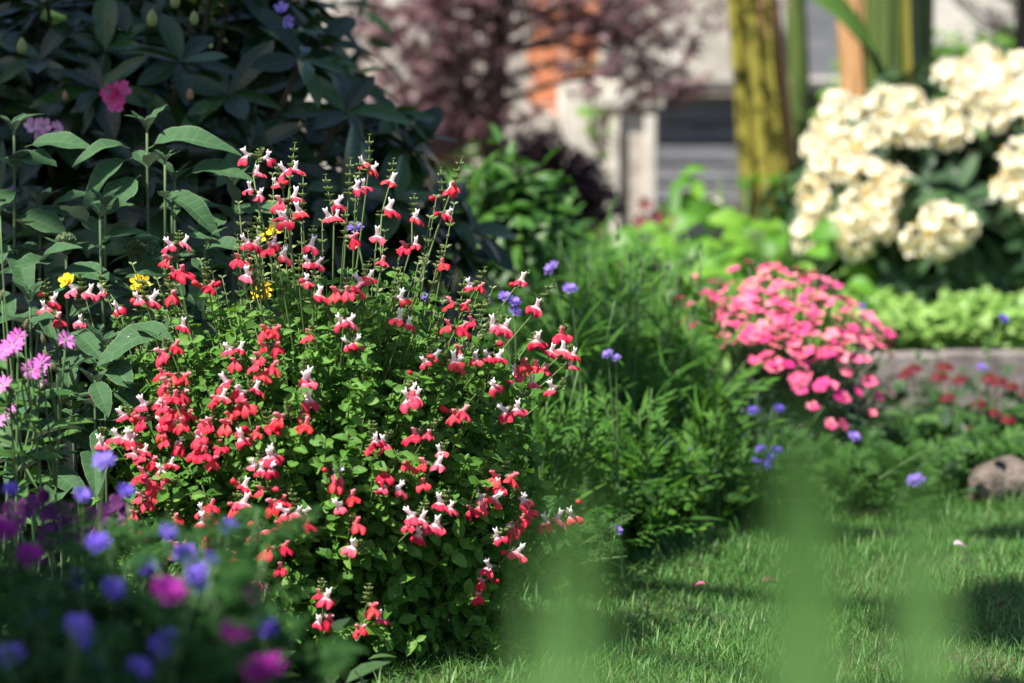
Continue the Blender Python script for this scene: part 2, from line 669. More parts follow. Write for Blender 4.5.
# petals
m_red = petal_mat("salvia_red_lip", [(.72, .02, .055), (.78, .05, .11), (.56, .008, .05), (.84, .12, .20), (.80, .045, .05)], (.95, .62, .66), 0.0, 0.42, 0.28, per_object=True)
m_redfull = petal_mat("salvia_scarlet_lip", [(.76, .03, .04), (.62, .012, .06), (.82, .08, .08), (.50, .006, .04), (.78, .06, .11)], (.8, .12, .14), 0.0, 0.25, 0.28, per_object=True)
m_white = petal_mat("salvia_white_hood", [(.95, .92, .93), (.94, .84, .88), (.96, .95, .95)], None, tr=0.45, per_object=True)
m_pinkhood = petal_mat("salvia_pink_hood", [(.85, .30, .36), (.80, .16, .22), (.88, .5, .55)], None, tr=0.3, per_object=True)
m_calyx = leaf_mat("salvia_calyx", [(.12, .07, .06), (.14, .17, .06)], 0.6, 0.1, 0)
m_cream = petal_mat("cream_petal", [(.94, .87, .65), (.96, .92, .76), (.94, .86, .66)], (.80, .52, .12), 0.05, 0.42, 0.38)
m_dian = petal_mat("dianthus_petal", [(.84, .14, .24), (.74, .06, .27), (.92, .34, .38), (.58, .025, .22), (.88, .22, .28)], (.6, .04, .12), 0.05, 0.4, 0.25, per_object=True)
m_dian2 = petal_mat("dianthus_petal_loose", [(.84, .14, .24), (.70, .05, .27), (.92, .32, .36)], (.6, .04, .12), 0.05, 0.4, 0.25)
m_blue = petal_mat("violet_petal", [(.13, .07, .55), (.20, .12, .66), (.10, .045, .46), (.28, .20, .74)], (.30, .2, .6), 0.0, 0.3, 0.3, per_object=True)
m_lav = petal_mat("lavender_petal", [(.28, .18, .66), (.38, .27, .74)], (.42, .33, .7), 0.0, 0.3, 0.3, per_object=True)
m_mag = petal_mat("magenta_petal", [(.26, .012, .24), (.34, .02, .30)], (.3, .01, .2), 0.0, 0.3, 0.3, per_object=True)
m_plum = petal_mat("plum_petal", [(.09, .018, .10), (.12, .03, .13)], None, tr=0.3)
m_camp = petal_mat("campion_petal", [(.68, .16, .55), (.75, .25, .62), (.62, .12, .5)], (.8, .5, .75), 0.0, 0.25, 0.3, per_object=True)
m_yel = petal_mat("yellow_petal", [(.86, .60, .02), (.90, .68, .04)], None, tr=0.3)
m_ruby = petal_mat("daisy_red_petal", [(.09, .002, .012), (.15, .003, .022), (.12, .004, .009)], (.16, .01, .01), 0.1, 0.5, 0.1, per_object=True)
m_gold = petal_mat("daisy_gold_tip", [(.46, .03, .03), (.55, .07, .03)], None, tr=0.2)
m_rpink = petal_mat("rhododendron_pink_petal", [(.82, .10, .38), (.85, .22, .5)], (.9, .6, .75), 0.0, 0.35, 0.3)
m_rpale = petal_mat("rhododendron_pale_petal", [(.85, .45, .7), (.88, .6, .78)], (.92, .75, .85), 0.0, 0.4, 0.3)
m_budg = leaf_mat("green_bud", [(.22, .28, .08), (.30, .34, .12)], 0.5, 0.2, 0)
m_budb = leaf_mat("brown_bud", [(.24, .13, .06), (.30, .2, .1)], 0.7, 0.0, 0)
m_cone = hard_mat("daisy_cone", (.06, .015, .01), (.14, .05, .015), 900, 0.9, 0.6, bdist=0.001)
# hard
m_soil = hard_mat("soil", (.022, .016, .011), (.075, .052, .034), 14, 0.95, 0.9, bdist=0.012, c3=(.045, .032, .02))
m_thatch = hard_mat("thatch", (.03, .055, .018), (.16, .13, .07), 5, 0.95, 0.8, bdist=0.008, lo=0.42, hi=0.68, c3=(.06, .06, .028))
m_kerb = hard_mat("kerb_stone", (.11, .095, .09), (.26, .225, .215), 22, 0.9, 0.6, bdist=0.006)
m_rock = hard_mat("rock", (.075, .06, .05), (.21, .17, .145), 18, 0.9, 1.0, bdist=0.01)
m_render = hard_mat("white_render", (.34, .31, .27), (.68, .64, .59), 7, 0.9, 0.3)
m_creamw = hard_mat("cream_render", (.30, .27, .235), (.64, .60, .55), 2.2, 0.9, 0.3)
m_lime_stone = hard_mat("pale_stone", (.20, .175, .15), (.60, .55, .50), 5, 0.85, 0.6, bdist=0.01, lo=0.3, hi=0.6)
m_slate = hard_mat("grey_board", (.12, .125, .14), (.22, .225, .25), 5, 0.7, 0.3, stretch=(1, 1, 6))
m_dkboard = hard_mat("dark_board", (.06, .058, .055), (.13, .125, .12), 5, 0.7, 0.3, stretch=(1, 1, 6))
m_terra = hard_mat("terracotta_brick", (.38, .12, .055), (.56, .24, .13), 9, 0.9, 0.5)
m_mtrunk = hard_mat("maple_bark", (.07, .05, .045), (.26, .20, .175), 30, 0.95, 0.8, stretch=(1, 1, .3))
m_btrunk = hard_mat("banana_sheath", (.14, .125, .022), (.225, .215, .036), 9, 0.55, 0.4, stretch=(4, 4, .12), lo=.25, hi=.75, c3=(.22, .2, .03))
m_bbrown = hard_mat("dry_sheath", (.26, .12, .04), (.54, .33, .16), 16, 0.7, 0.5, stretch=(3, 3, .25))
m_bgreen = hard_mat("green_sheath", (.035, .065, .015), (.10, .145, .03), 14, 0.5, 0.4, stretch=(3, 3, .25))
m_bark = hard_mat("bark", (.05, .04, .03), (.14, .11, .085), 20, 0.95, 0.9, stretch=(1, 1, .3))
m_twig = hard_mat("twig", (.06, .05, .035), (.12, .10, .06), 40, 0.9, 0.4)

# ------------------------------------------------------------------ ground
g = Geo()
nx, ny = 90, 110
xs = np.concatenate([[-90, -30, -10], np.linspace(-3, 3, nx - 6), [10, 30, 90]])
ys = np.concatenate([[-60, -20, -4], np.linspace(-1, 9, ny - 6), [20, 60, 150]])
XX, YY = np.meshgrid(xs, ys)
ZZ = 0.012 * np.sin(XX * 5.1 + YY * 2.3) * np.sin(YY * 4.3 - XX * 1.7) + 0.006 * np.sin(XX * 17 + 1) * np.sin(YY * 15)
ZZ = ZZ - 0.012
idx = np.arange(len(xs) * len(ys)).reshape(len(ys), len(xs))
fc = np.stack([idx[:-1, :-1], idx[:-1, 1:], idx[1:, 1:], idx[1:, :-1]], -1).reshape(-1, 4)
g.add(np.stack([XX, YY, ZZ], -1).reshape(-1, 3), fc)
solo("ground", g, m_soil, kind="structure")


def lawn_edge(px):
    """depth of the lawn's far edge at pixel column px (a curve on the ground)"""
    return np.interp(px, [330, 400, 450, 520, 600, 680, 780, 900, 1024, 1200], [2.3, 2.56, 2.66, 2.87, 3.10, 3.32, 3.42, 3.52, 3.62, 3.7])


g = Geo()
pxs = np.linspace(380, 1500, 60)
rows = []
for f in np.linspace(0, 1, 24):
    for p in pxs:
        d1 = float(lawn_edge(p))
        x1 = (p - 512) / F * d1
        y = 0.2 + (d1 - 0.2) * f
        x = x1 if True else 0
        rows.append((x, y, 0.004 + 0.004 * math.sin(x * 17) * math.sin(y * 13) + 0.012 * math.sin(x * 5.1 + y * 2.3) * math.sin(y * 4.3 - x * 1.7)))
idx = np.arange(24 * 60).reshape(24, 60)
fc = np.stack([idx[:-1, :-1], idx[:-1, 1:], idx[1:, 1:], idx[1:, :-1]], -1).reshape(-1, 4)
g.add(rows, fc)
solo("lawn", g, m_thatch, kind="structure")

# grass blades
g = Geo()
nb = 280000
y = np.sqrt(R.uniform(1.5 ** 2, 3.75 ** 2, nb))
x = R.uniform(-0.25, 1.1, nb)
px = 512 + x / y * F
edge = lawn_edge(px) + R.normal(0, 0.035, nb)
keep = (y < edge) & (px > 375) & (px < 1120)
bare = (np.sin(x * 9 + y * 3) * np.sin(y * 7 - x * 4 + 1.3) + 0.6 * np.sin(x * 23 + 2) * np.sin(y * 19))
for (bx, by, br) in ((*G(675, 2.80)[:2], .06), (*G(775, 2.82)[:2], .07), (*G(655, 2.45)[:2], .05), (*G(960, 2.5)[:2], .06), (*G(955, 3.1)[:2], .04)):
    bare += 1.6 * np.exp(-((x - bx) ** 2 + ((y - by) / 1.6) ** 2) / br ** 2)
keep &= R.uniform(size=nb) > np.clip(bare * 0.38, 0, 0.7)
x, y = x[keep], y[keep]
nb = len(x)
blade = leaf_tpl(0.060, 3, 1, 0.6, 0.25, 0.6, 0.35)
blade2 = leaf_tpl(0.05, 3, 1, 0.6, 0.2, 0.6, 0.8)
for k, tp in enumerate((blade, blade2)):
    q = slice(k, None, 2)
    n_ = len(x[q])
    a = R.uniform(0, 2 * PI, n_)
    el = R.normal(1.15, 0.25, n_)
    d = np.stack([np.cos(a) * np.cos(el), np.sin(a) * np.cos(el), np.sin(el)], 1)
    up = np.stack([-np.cos(a), -np.sin(a), np.full(n_, .3)], 1)
    L = R.gamma(9, 0.0019, n_)
    edge_n = lawn_edge(512 + x[q] / y[q] * F) - y[q]
    L *= 1 + 0.7 * np.exp(-edge_n / 0.06)
    g.inst(tp, np.stack([x[q], y[q], .012 * np.sin(x[q] * 5.1 + y[q] * 2.3) * np.sin(y[q] * 4.3 - x[q] * 1.7) + .002], 1), d, up, L)
tag(solo("grass", g, m_grass, kind="stuff"), "short green lawn grass growing around the flower bed", "grass")

# ------------------------------------------------------------------ buildings and walls behind
D = 9.6


def wbox(geo, x0, y0, x1, y1, d, th, mat=0, bev=0.006):
    a, b = P(x0, y1, d), P(x1, y0, d)
    geo.box(((a[0] + b[0]) / 2, d + th / 2, (a[2] + b[2]) / 2), (abs(b[0] - a[0]) / 2, th / 2, abs(b[2] - a[2]) / 2), mat, bev)


house = thing("house", "pale rendered house with grey boarded base behind the maple and banana stems", "house", (0.9, 9.9, 0))
g = Geo()
g.box((0.9, 10.2, 1.6), (3.4, .20, 1.6))
part("wall", g, m_creamw, house, smooth=False)
g = Geo()
for i in range(5):
    z0 = 0.40 + i * 0.085
    g.box((0.95, 9.955, z0), (0.62, .020, .036), 0, 0.006)
part("boarding", g, m_slate, house, smooth=False)
g = Geo()
g.box((0.95, 9.91, 0.845), (0.66, .07, .022), 0, .006)
part("window_sill", g, m_dkboard, house, smooth=False)
g = Geo()
g.box((0.93, 9.93, 0.325), (0.64, .06, .02), 0, .006)
part("ledge", g, m_render, house, smooth=False)
w = Geo()
w.box((1.26, 9.97, 1.12), (0.15, .012, .24), 0, .006)
wf = part("window", w, m_slate, house, smooth=False)
g = Geo()
for dx in (-.165, .165):
    g.box((1.26 + dx, 9.955, 1.12), (.02, .03, .28), 0, .005)
g.box((1.26, 9.955, 1.12 + .255), (.142, .03, .02), 0, .005)
g.box((1.26, 9.955, 1.12 - .255), (.142, .03, .02), 0, .005)
part("frame", g, m_render, wf, smooth=False)

g = Geo()
rows_n, bw, bh = 26, .215, .065
for r_ in range(rows_n):
    for c_ in range(2):
        x0 = 0.12 + c_ * (bw * .6 + .01) + (0.02 if r_ % 2 else 0)
        g.box((x0, 9.15 + R.uniform(-.004, .004), 0.04 + r_ * (bh + .01)), (bw * .3, .05, bh / 2), 0, .004)
bw_o = solo("brick_pier", g, m_terra, (0.3, 9.15, 0), smooth=False)
tag(bw_o, "orange brick pier showing through the purple maple leaves", "brick pier")

pier = thing("stone_pier", "pale weathered stone pier with a flat cap beside the maple", "stone pier", (0.45, 8.6, 0))
g = Geo()
g.box((0.43, 8.72, 0.36), (.085, .10, .36), 0, .01)
part("shaft", g, m_lime_stone, pier, smooth=False)
g = Geo()
g.box((0.42, 8.72, 0.752), (.125, .14, .030), 0, .01)
part("cap", g, m_render, pier, smooth=False)
g = Geo()
g.box((0.492, 8.602, 0.36), (.022, .016, .34), 0, .006)
g.box((0.366, 8.602, 0.36), (.018, .016, .34), 0, .006)
part("moulding", g, m_render, pier, smooth=False)

g = Geo()
for i, (xx, zz, hh) in enumerate(((-.72, .28, .28), (-.36, .34, .34), (-0.01, .36, .36), (.345, .42, .42), (.62, .20, .20))):
    g.box((xx, 8.95 + .01 * i, zz), (.175, .12, hh), 0, .02)
lw = solo("garden_wall", g, m_lime_stone, (-.3, 8.95, 0), smooth=False)
tag(lw, "low wall of pale stone blocks behind the maple trunk", "garden wall")

# sloping stone step edge seen beside the pier
g = Geo()
V = []
for yy in (8.2, 8.42):
    V += [A(.16, yy, .0), A(.33, yy, .0), A(.345, yy, .46), A(.20, yy, .72)]
g.add(V, [(0, 1, 2, 3), (7, 6, 5, 4), (0, 4, 5, 1), (1, 5, 6, 2), (2, 6, 7, 3), (3, 7, 4, 0)])
st = solo("stone_buttress", g, m_render, (.29, 8.3, 0), smooth=False)
tag(st, "white sloping stone slab leaning beside the capped pier", "stone slab")

# far hedge and conifer
def leaf_cloud(geo, tpl, n, c, r, size, shell=0.45, up=0.6, rng=R, zmin=0.02, sq=1.0):
    d = sph_dirs(n, rng)
    rad = rng.uniform(shell, 1.0, n) ** 0.6
    lump = 1 + 0.16 * np.sin(d[:, 0] * 7 + d[:, 2] * 5 + c[0] * 9) * np.sin(d[:, 1] * 6 - d[:, 2] * 8) + 0.08 * np.sin(d[:, 0] * 17 + 2) * np.sin(d[:, 2] * 15)
    p = np.asarray(c) + d * np.asarray(r) * (rad * lump)[:, None]
    k = p[:, 2] > zmin
    p, d = p[k], d[k]
    n = len(p)
    nn = unit(d * 0.6 + A(-.2, -.3, up) + rng.normal(0, .45, (n, 3)))
    fw = unit(np.cross(nn, rng.normal(size=(n, 3))) + d * 0.35 - A(0, 0, .15))
    geo.inst(tpl, p, fw, nn, size * rng.uniform(.65, 1.25, n))


T_small = [leaf_tpl(.5, 4, 2, .8, .45, .25, .2), leaf_tpl(.42, 4, 2, .8, .4, .35, .35)]
hd = thing("hedge", "bright green clipped hedge in front of the pale house wall", "hedge", (1.75, 8.9, 0))
g = Geo()
for xx in np.arange(1.35, 2.7, .22):
    leaf_cloud(g, T_small[0], 2200, (xx, 8.9, .5), (.22, .22, .52), .05, .7)
part("foliage", g, m_lime, hd)
g = Geo()
for xx in np.arange(1.4, 2.7, .25):
    g.tube([(xx, 8.9, 0), (xx + .02, 8.9, .3), (xx - .02, 8.9, .7)], [.015, .01, .005])
part("stem", g, m_twig, hd)

con = thing("conifer", "dark green conifer at the right edge above the cream rhododendron", "conifer", (1.565, 7.4, 0))
g = Geo()
needle = leaf_tpl(.10, 2, 1, .6, .4, .3, .1)
bt = Geo()
bt.tube([(1.565, 7.4, 0), (1.56, 7.4, .8), (1.565, 7.4, 1.9)], [.05, .035, .008], 8)
for i in range(70):
    z = R.uniform(.25, 1.85)
    a = R.uniform(0, 2 * PI)
    L = .32 * (1 - z / 2.1) + .06
    e = A(1.565, 7.4, z) + A(math.cos(a) * L, math.sin(a) * L, L * .5)
    br = bez(A(1.565, 7.4, z), A(1.565 + math.cos(a) * L * .6, 7.4 + math.sin(a) * L * .6, z), e, 6)
    bt.tube(br, np.linspace(.006, .002, 6), 5)
    tt = R.uniform(0.1, 1, 60)
    pp = A(1.565, 7.4, z) * (1 - tt)[:, None] + e * tt[:, None]
    dd = unit(np.broadcast_to(e - A(1.565, 7.4, z), (60, 3)) / L * .8 + R.normal(0, .7, (60, 3)))
    g.inst(needle, pp, dd, R.normal(size=(60, 3)), R.uniform(.03, .06, 60))
part("trunk", bt, m_bark, con)
part("foliage", g, m_conifer, con)

# ------------------------------------------------------------------ added tree outside the frame, its crown shaped to cast the dappled shade
def added_shade_tree():
    base = A(-2.4, 2.0, 0)
    t = thing("added_shade_tree", "unseen leafy tree added beside the flower bed to cast dappled shade over it", "tree", base)
    tr = Geo()
    tr.tube([base, base + A(.05, 0, 1.0), base + A(.15, -.05, 2.2), base + A(.3, -.1, 3.2)], [.13, .10, .08, .05], 10)
    cr = Geo()
    lf = leaf_tpl(.55, 4, 2, .8, .45, .2, .2)
    # clumps: a spot that lies in shade in the garden, followed towards the sun
    spots = [((-.55, 3.3, .62), .31, 3.4), ((-.20, 3.35, .60), .25, 3.3), ((-.70, 3.1, .25), .2, 3.2), ((-.10, 3.5, .35), .2, 3.4),
             ((-.48, 3.2, .95), .30, 3.2),
             ((-.42, 1.50, .12), .22, 2.9), ((-.20, 1.46, .06), .10, 3.0), ((-.34, 1.78, .08), .08, 3.0), ((-.42, 1.95, .12), .10, 3.0), ((-.55, 1.9, .1), .12, 3.0),
             ((.60, 2.72, 0), .14, 4.4), ((.85, 2.65, 0), .12, 4.6), ((.45, 2.2, 0), .12, 4.4),
             ((.42, 3.3, .05), .05, 3.6), ((.7, 3.3, .1), .07, 3.8)]
    for (s, r, tt) in spots:
        c = A(*s) + SUN * tt
        n = int((1900 if s[1] > 3 else 2600) * r * r / .06)
        dd = sph_dirs(n) * R.uniform(0, 1, n)[:, None] ** .45
        p = c + dd * A(r, r, r * .6)
        nn = unit(SUN + R.normal(0, .5, (n, 3)))
        cr.inst(lf, p, np.cross(nn, R.normal(size=(n, 3))), nn, R.uniform(.05, .09, n))
        st_ = base + A(.25, -.05, min(3.1, c[2] - .25))
        tr.tube(bez(st_, (st_ + c) / 2 + A(0, 0, -.1), c, 8), np.linspace(.035, .006, 8), 6)
    part("trunk", tr, m_bark, t)
    part("crown", cr, m_tree, t)


added_shade_tree()

# ------------------------------------------------------------------ Japanese maple
def maple():
    base = A(-.04, 7.2, 0)
    t = thing("japanese_maple", "low purple leaved maple tree in front of the pale stone wall", "tree", base)
    tr = Geo()
    tr.tube([base, base + A(.01, 0, .35), base + A(-.02, 0, .7), base + A(.02, .02, 1.05), base + A(.05, .05, 1.5)], [.05, .042, .036, .03, .02], 10)
    cr = Geo()
    lf = [palm_tpl(7, .26, 1.9, 0, .25), palm_tpl(5, .30, 1.6, 0, .4)]
    limbs = []
    for i in range(20):
        a = R.uniform(0, 2 * PI)
        L = R.uniform(.25, 1.0)
        z0 = R.uniform(.85, 1.6)
        s_ = base + A(0, 0, z0)
        m_ = s_ + A(math.cos(a) * L * .55, math.sin(a) * L * .5, R.uniform(.1, .3))
        e = s_ + A(math.cos(a) * L, math.sin(a) * L * .8, R.uniform(-.28, .15))
        b = bez(s_, m_, e, 10)
        tr.tube(b, np.linspace(.014, .003, 10), 6)
        limbs.append(b)
    # hand placed drooping limbs in the picture's area
    for (px_, py_) in ((400, 60), (380, 120), (430, 100), (470, 60), (640, 40), (665, 70), (690, 25), (705, 60), (440, 30), (365, 40), (520, 30), (360, 90), (375, 150), (350, 45), (410, 160), (450, 150), (425, 120), (385, 170), (470, 140), (440, 175), (395, 140), (460, 165), (355, 120), (620, 30), (680, 90), (700, 100), (490, 20), (420, 130), (470, 110), (660, 100), (640, 15), (360, 20), (455, 85), (400, 90)):
        d_ = R.uniform(6.7, 7.6)
        e = P(px_, py_, d_)
        s_ = base + A(0, 0, e[2] + R.uniform(-.05, .2))
        b = bez(s_, (s_ + e) / 2 + A(0, 0, .16), e, 10)
        tr.tube(b, np.linspace(.012, .003, 10), 6)
        limbs.append(b)
    for b in limbs:
        n = 46
        tt = R.uniform(.45, 1.0, n) * 9
        i0 = np.clip(tt.astype(int), 0, 8)
        pp = b[i0] + (b[i0 + 1] - b[i0]) * (tt - i0)[:, None] + R.normal(0, 1, (n, 3)) * A(.07, .08, .028)
        a = R.uniform(0, 2 * PI, n)
        dd = np.stack([np.cos(a), np.sin(a), R.uniform(-.7, .1, n)], 1)
        nn = A(0, -.1, 1) + R.normal(0, .4, (n, 3))
        q = R.uniform(size=n) < .5
        cr.inst(lf[0], pp[q], dd[q], nn[q], R.uniform(.035, .065, q.sum()))
        cr.inst(lf[1], pp[~q], dd[~q], nn[~q], R.uniform(.03, .055, (~q).sum()))
    part("trunk", tr, m_mtrunk, t)
    part("crown", cr, m_maple, t)


maple()

# dark purple low shrub against the wall
ds = thing("dark_shrub", "low shrub with very dark purple leaves at the foot of the pale stone slab", "shrub", G(575, 7.4))
g = Geo()
leaf_cloud(g, T_small[0], 700, P(560, 195, 7.5), (.17, .15, .14), .06, .2)
leaf_cloud(g, T_small[1], 350, P(540, 160, 7.5), (.08, .1, .10), .055, .2)
part("foliage", g, m_dark, ds)
g = Geo()
for i in range(6):
    g.tube(bez(WL[ds.name], WL[ds.name] + A(R.normal(0, .05), 0, .2), P(560 + R.normal(0, 25), 180, 7.5), 6), np.linspace(.008, .003, 6), 5)
part("stem", g, m_twig, ds)

# ------------------------------------------------------------------ banana stems
def banana(px0, px1, d, r, mat, label, lean_top=None, n_leaf=3, h=2.3, strips=None, seed=1):
    """stem from base column px0 to column px1 at the picture's top"""
    rg = np.random.default_rng(seed)
    a, b = G(px0, d), P(px1, 0, d)
    dirv = (b - a) / (b[2] - a[2])
    t = thing("banana_plant", label, "banana plant", a, "banana stems by the house")
    g = Geo()
    n = 16
    zs = np.linspace(0, h, n)
    pts = a + dirv * zs[:, None] + np.stack([.006 * np.sin(zs * 5 + seed), 0 * zs, 0 * zs], 1)
    rr = r * (1.12 - .25 * zs / h) * (1 + .02 * np.sin(zs * 9 + seed))
    g.tube(pts, rr, 14)
    part("trunk", g, mat, t)
    if strips:
        g = Geo()
        for (a0, a1, z0, z1, mi) in strips:
            k = 10
            V, F_ = [], []
            for i in range(k + 1):
                z = z0 + (z1 - z0) * i / k
                c = a + dirv * z
                w = r * (1.12 - .25 * z / h) + .006
                for j in range(5):
                    aa = a0 + (a1 - a0) * j / 4 + .12 * math.sin(i * .9 + mi)
                    w2 = w + .008 * (j in (0, 4)) * abs(math.sin(i * 1.3))
                    V.append(c + A(math.cos(aa) * w2, math.sin(aa) * w2, 0))
            for i in range(k):
                for j in range(4):
                    q = i * 5 + j
                    F_.append((q, q + 1, q + 6, q + 5))
            g.add(V, F_, None, mi)
        part("sheath", g, [m_bbrown, m_btrunk, m_bgreen], t)
    top = a + dirv * h
    for i in range(n_leaf):
        aa = rg.uniform(0, 2 * PI)
        L = rg.uniform(.8, 1.2)
        e = top + A(math.cos(aa) * L * .8, math.sin(aa) * L * .8, L * .25)
        banana_leaf(t, top, top + A(math.cos(aa) * .25, math.sin(aa) * .25, L * .6), e, .30)
    return t


def banana_leaf(t, p0, p1, p2, W, up=A(0, 0, 1)):
    g = Geo()
    b = bez(p0, p1, p2, 22)
    g.tube(b, np.linspace(.016, .003, 22), 6, 1)
    tan = unit(np.gradient(b, axis=0))
    V, UV, F_ = [], [], []
    for i in range(22):
        v = i / 21
        w = W / 2 * (0 if v < .25 else math.sin(PI * min(1, (v - .25) / .75 * .93 + .05)) ** .6)
        x = unit(np.cross(tan[i], up))
        nrm = np.cross(x, tan[i])
        for k in range(-3, 4):
            u = k / 3
            V.append(b[i] + x * u * w + nrm * (.12 * abs(u) * w + .01))
            UV.append((u * .5 + .5, v))
    for i in range(21):
        for k in range(6):
            q = i * 7 + k
            F_.append((q, q + 1, q + 8, q + 7))
    g.add(V, F_, UV, 0)
    part("leaf", g, [m_banana, m_stem], t)


FR = -PI / 2
b1 = banana(796, 759, 6.9, .046, m_btrunk, "thick leaning banana stem, olive with a brown right edge", strips=[(FR + .5, FR + 1.35, .2, 2.0, 0), (FR + .0, FR + .35, .3, 1.4, 1), (FR - 1.0, FR - .4, .1, 1.2, 1), (FR - .3, FR + .5, .88, 1.6, 0)], seed=2)
b2 = banana(772, 740, 7.05, .043, m_btrunk, "olive banana stem close behind the thick leaning one", strips=[(FR - .8, FR - .2, .2, 1.8, 1)], seed=3, n_leaf=2)
b3 = banana(806, 795, 7.6, .032, m_bgreen, "thin green banana stem standing against the house", seed=4, n_leaf=2)
b4 = banana(870, 858, 6.6, .058, m_bbrown, "banana stem wrapped in orange brown dry sheaths", strips=[(FR - .9, FR - .1, .2, 2.1, 0), (FR + .35, FR + .8, .3, 2.1, 0)], seed=5, n_leaf=2)
b5 = banana(898, 893, 6.5, .068, m_bgreen, "dark green banana stem with yellow streaks above the cream flowers", strips=[(FR + .15, FR + .5, .3, 2.1, 1), (FR - .5, FR - .2, .3, 1.9, 2)], seed=6, n_leaf=2)
b6 = banana(925, 921, 6.9, .035, m_bgreen, "narrow dark banana stem tight behind the dark green one", seed=8, n_leaf=1)
banana_leaf(b5, P(882, 75, 6.45), P(862, 20, 6.3), P(785, -18, 6.0), .16, up=A(.2, -.75, .6))

# ------------------------------------------------------------------ raised bed, kerb, ground cover
g = Geo()
g.box((1.30, 5.75, .055), (.72, .68, .055), 0, .01)
solo("raised_bed", g, m_soil, kind="structure", smooth=False)
g = Geo()
x = .66
while x < 2.1:
    L = R.uniform(.22, .38)
    g.box((x + L / 2 + .002, 5.02 + R.uniform(-.006, .006), .066 + R.uniform(-.004, .004)), (L / 2 - .001, .055, .066), 0, .006)
    x += L
tag(solo("stone_kerb", g, m_kerb, (1.3, 5.0, 0), smooth=False), "grey stone edging of the raised bed below the cream rhododendron", "kerb")
g = Geo()
n = 5200
xx, yy = R.uniform(.62, 1.6, n), R.uniform(5.02, 5.55, n)
hh = .10 + .12 * np.sqrt(R.uniform(size=n)) * (.75 + .35 * np.sin(xx * 14) * np.sin(yy * 11 + 1)) + .02
pp = np.stack([xx, yy, hh], 1)
nn = unit(A(-.05, -.25, 1) + R.normal(0, .4, (n, 3)))
T_round = leaf_tpl(.8, 4, 2, .6, .5, .15, .15)
g.inst(T_round, pp, np.cross(nn, R.normal(size=(n, 3))), nn, R.uniform(.02, .036, n))
tag(solo("ground_cover", g, m_cover, kind="stuff"), "bright light green ground cover mat above the stone edging", "ground cover")

# undergrowth on the beds
g = Geo()
n = 9000
yy = np.sqrt(R.uniform(1.2 ** 2, 6.6 ** 2, n))
pxx = R.uniform(-150, 1150, n)
xx = (pxx - 512) / F * yy
k = (yy > lawn_edge(pxx) + .03) | (pxx < 370)
k &= ~((xx > .56) & (yy > 4.9))
xx, yy = xx[k], yy[k]
n = len(xx)
pp = np.stack([xx, yy, .01 + .09 * R.uniform(size=n) ** 1.6 + np.clip((yy - 4) * .02, 0, .05)], 1)
nn = unit(A(0, 0, 1) + R.normal(0, .5, (n, 3)))
g.inst(T_small[0], pp, np.cross(nn, R.normal(size=(n, 3))), nn, R.uniform(.02, .05, n))
tag(solo("undergrowth", g, m_under, kind="stuff"), "dark leafy undergrowth covering the soil between the plants", "undergrowth")

# ------------------------------------------------------------------ cream rhododendron
def rosettes(geo, tpls, centers, axes, size, nl=(6, 10), el=(-.25, .7), rng=R):
    for c, a in zip(centers, axes):
        a = unit(a)
        n = rng.integers(*nl)
        x = unit(np.cross(a, A(.3, .8, .5)))
        y_ = np.cross(a, x)
        ph = rng.uniform(0, 6)
        for i in range(n):
            t = ph + 2.4 * i
            e = el[0] + (el[1] - el[0]) * (i / n) + rng.normal(0, .12)
            d = (x * math.cos(t) + y_ * math.sin(t)) * math.cos(e) + a * math.sin(e)
            geo.inst(tpls[rng.integers(len(tpls))], c[None], d[None], (a + rng.normal(0, .2, 3))[None], np.array([size * rng.uniform(.7, 1.15)]))


T_rh = [leaf_tpl(.34, 8, 4, .75, .55, .22, c_, .0) for c_ in (.05, .18, .32)] + [leaf_tpl(.30, 8, 4, .75, .5, .5, .25, .05)]
cb = A(1.06, 5.85, .11)
cr_ = thing("cream_rhododendron", "rounded rhododendron covered in clusters of cream yellow flowers", "shrub", cb)
fo, wd = Geo(), Geo()
cc = A(1.06, 5.85, .40)
dirs = sph_dirs(330)
dirs = dirs[dirs[:, 2] > -.5]
lump = R.uniform(.62, 1.0, len(dirs))
cen = cc + dirs * A(.42, .40, .36) * lump[:, None]
k = cen[:, 2] > .14
cen, dirs = cen[k], dirs[k]
rosettes(fo, T_rh, cen, unit(dirs + A(0, 0, .5)), .105)
for c in cen[::4]:
    wd.tube(bez(cb, cb * .5 + c * .5 + A(0, 0, .05), c, 6), np.linspace(.012, .003, 6), 5)
part("foliage", fo, m_rhodo2, cr_)
part("branch", wd, m_twig, cr_)
FL_C = [flower_tpl(5, 1.04, .26, .06, 4, 4, .02, s_) for s_ in (1, 2, 3)]


def truss_mesh(seed):
    rg = np.random.default_rng(seed)
    g = Geo()
    n = 9
    dd = []
    for i in range(n):
        y_ = 1 - 1.15 * (i + .5) / n
        a = 2.4 * i + rg.uniform(-.2, .2)
        r_ = math.sqrt(max(0, 1 - y_ * y_))
        dd.append((r_ * math.cos(a), y_, r_ * math.sin(a)))
    dd = np.array(dd)
    for i in range(n):
        g.inst(FL_C[i % 3], (dd[i] * .040 * rg.uniform(.85, 1.1))[None], (dd[i] + rg.normal(0, .15, 3))[None], rg.normal(size=(1, 3)), np.array([rg.uniform(.024, .031)]))
        g.inst(BUD, (dd[i] * .03)[None], dd[i][None], A(.3, .2, .9)[None], np.array([[.005, .012, .005]]), 1)
    return g.mesh("flower_truss", [m_cream, m_yel])


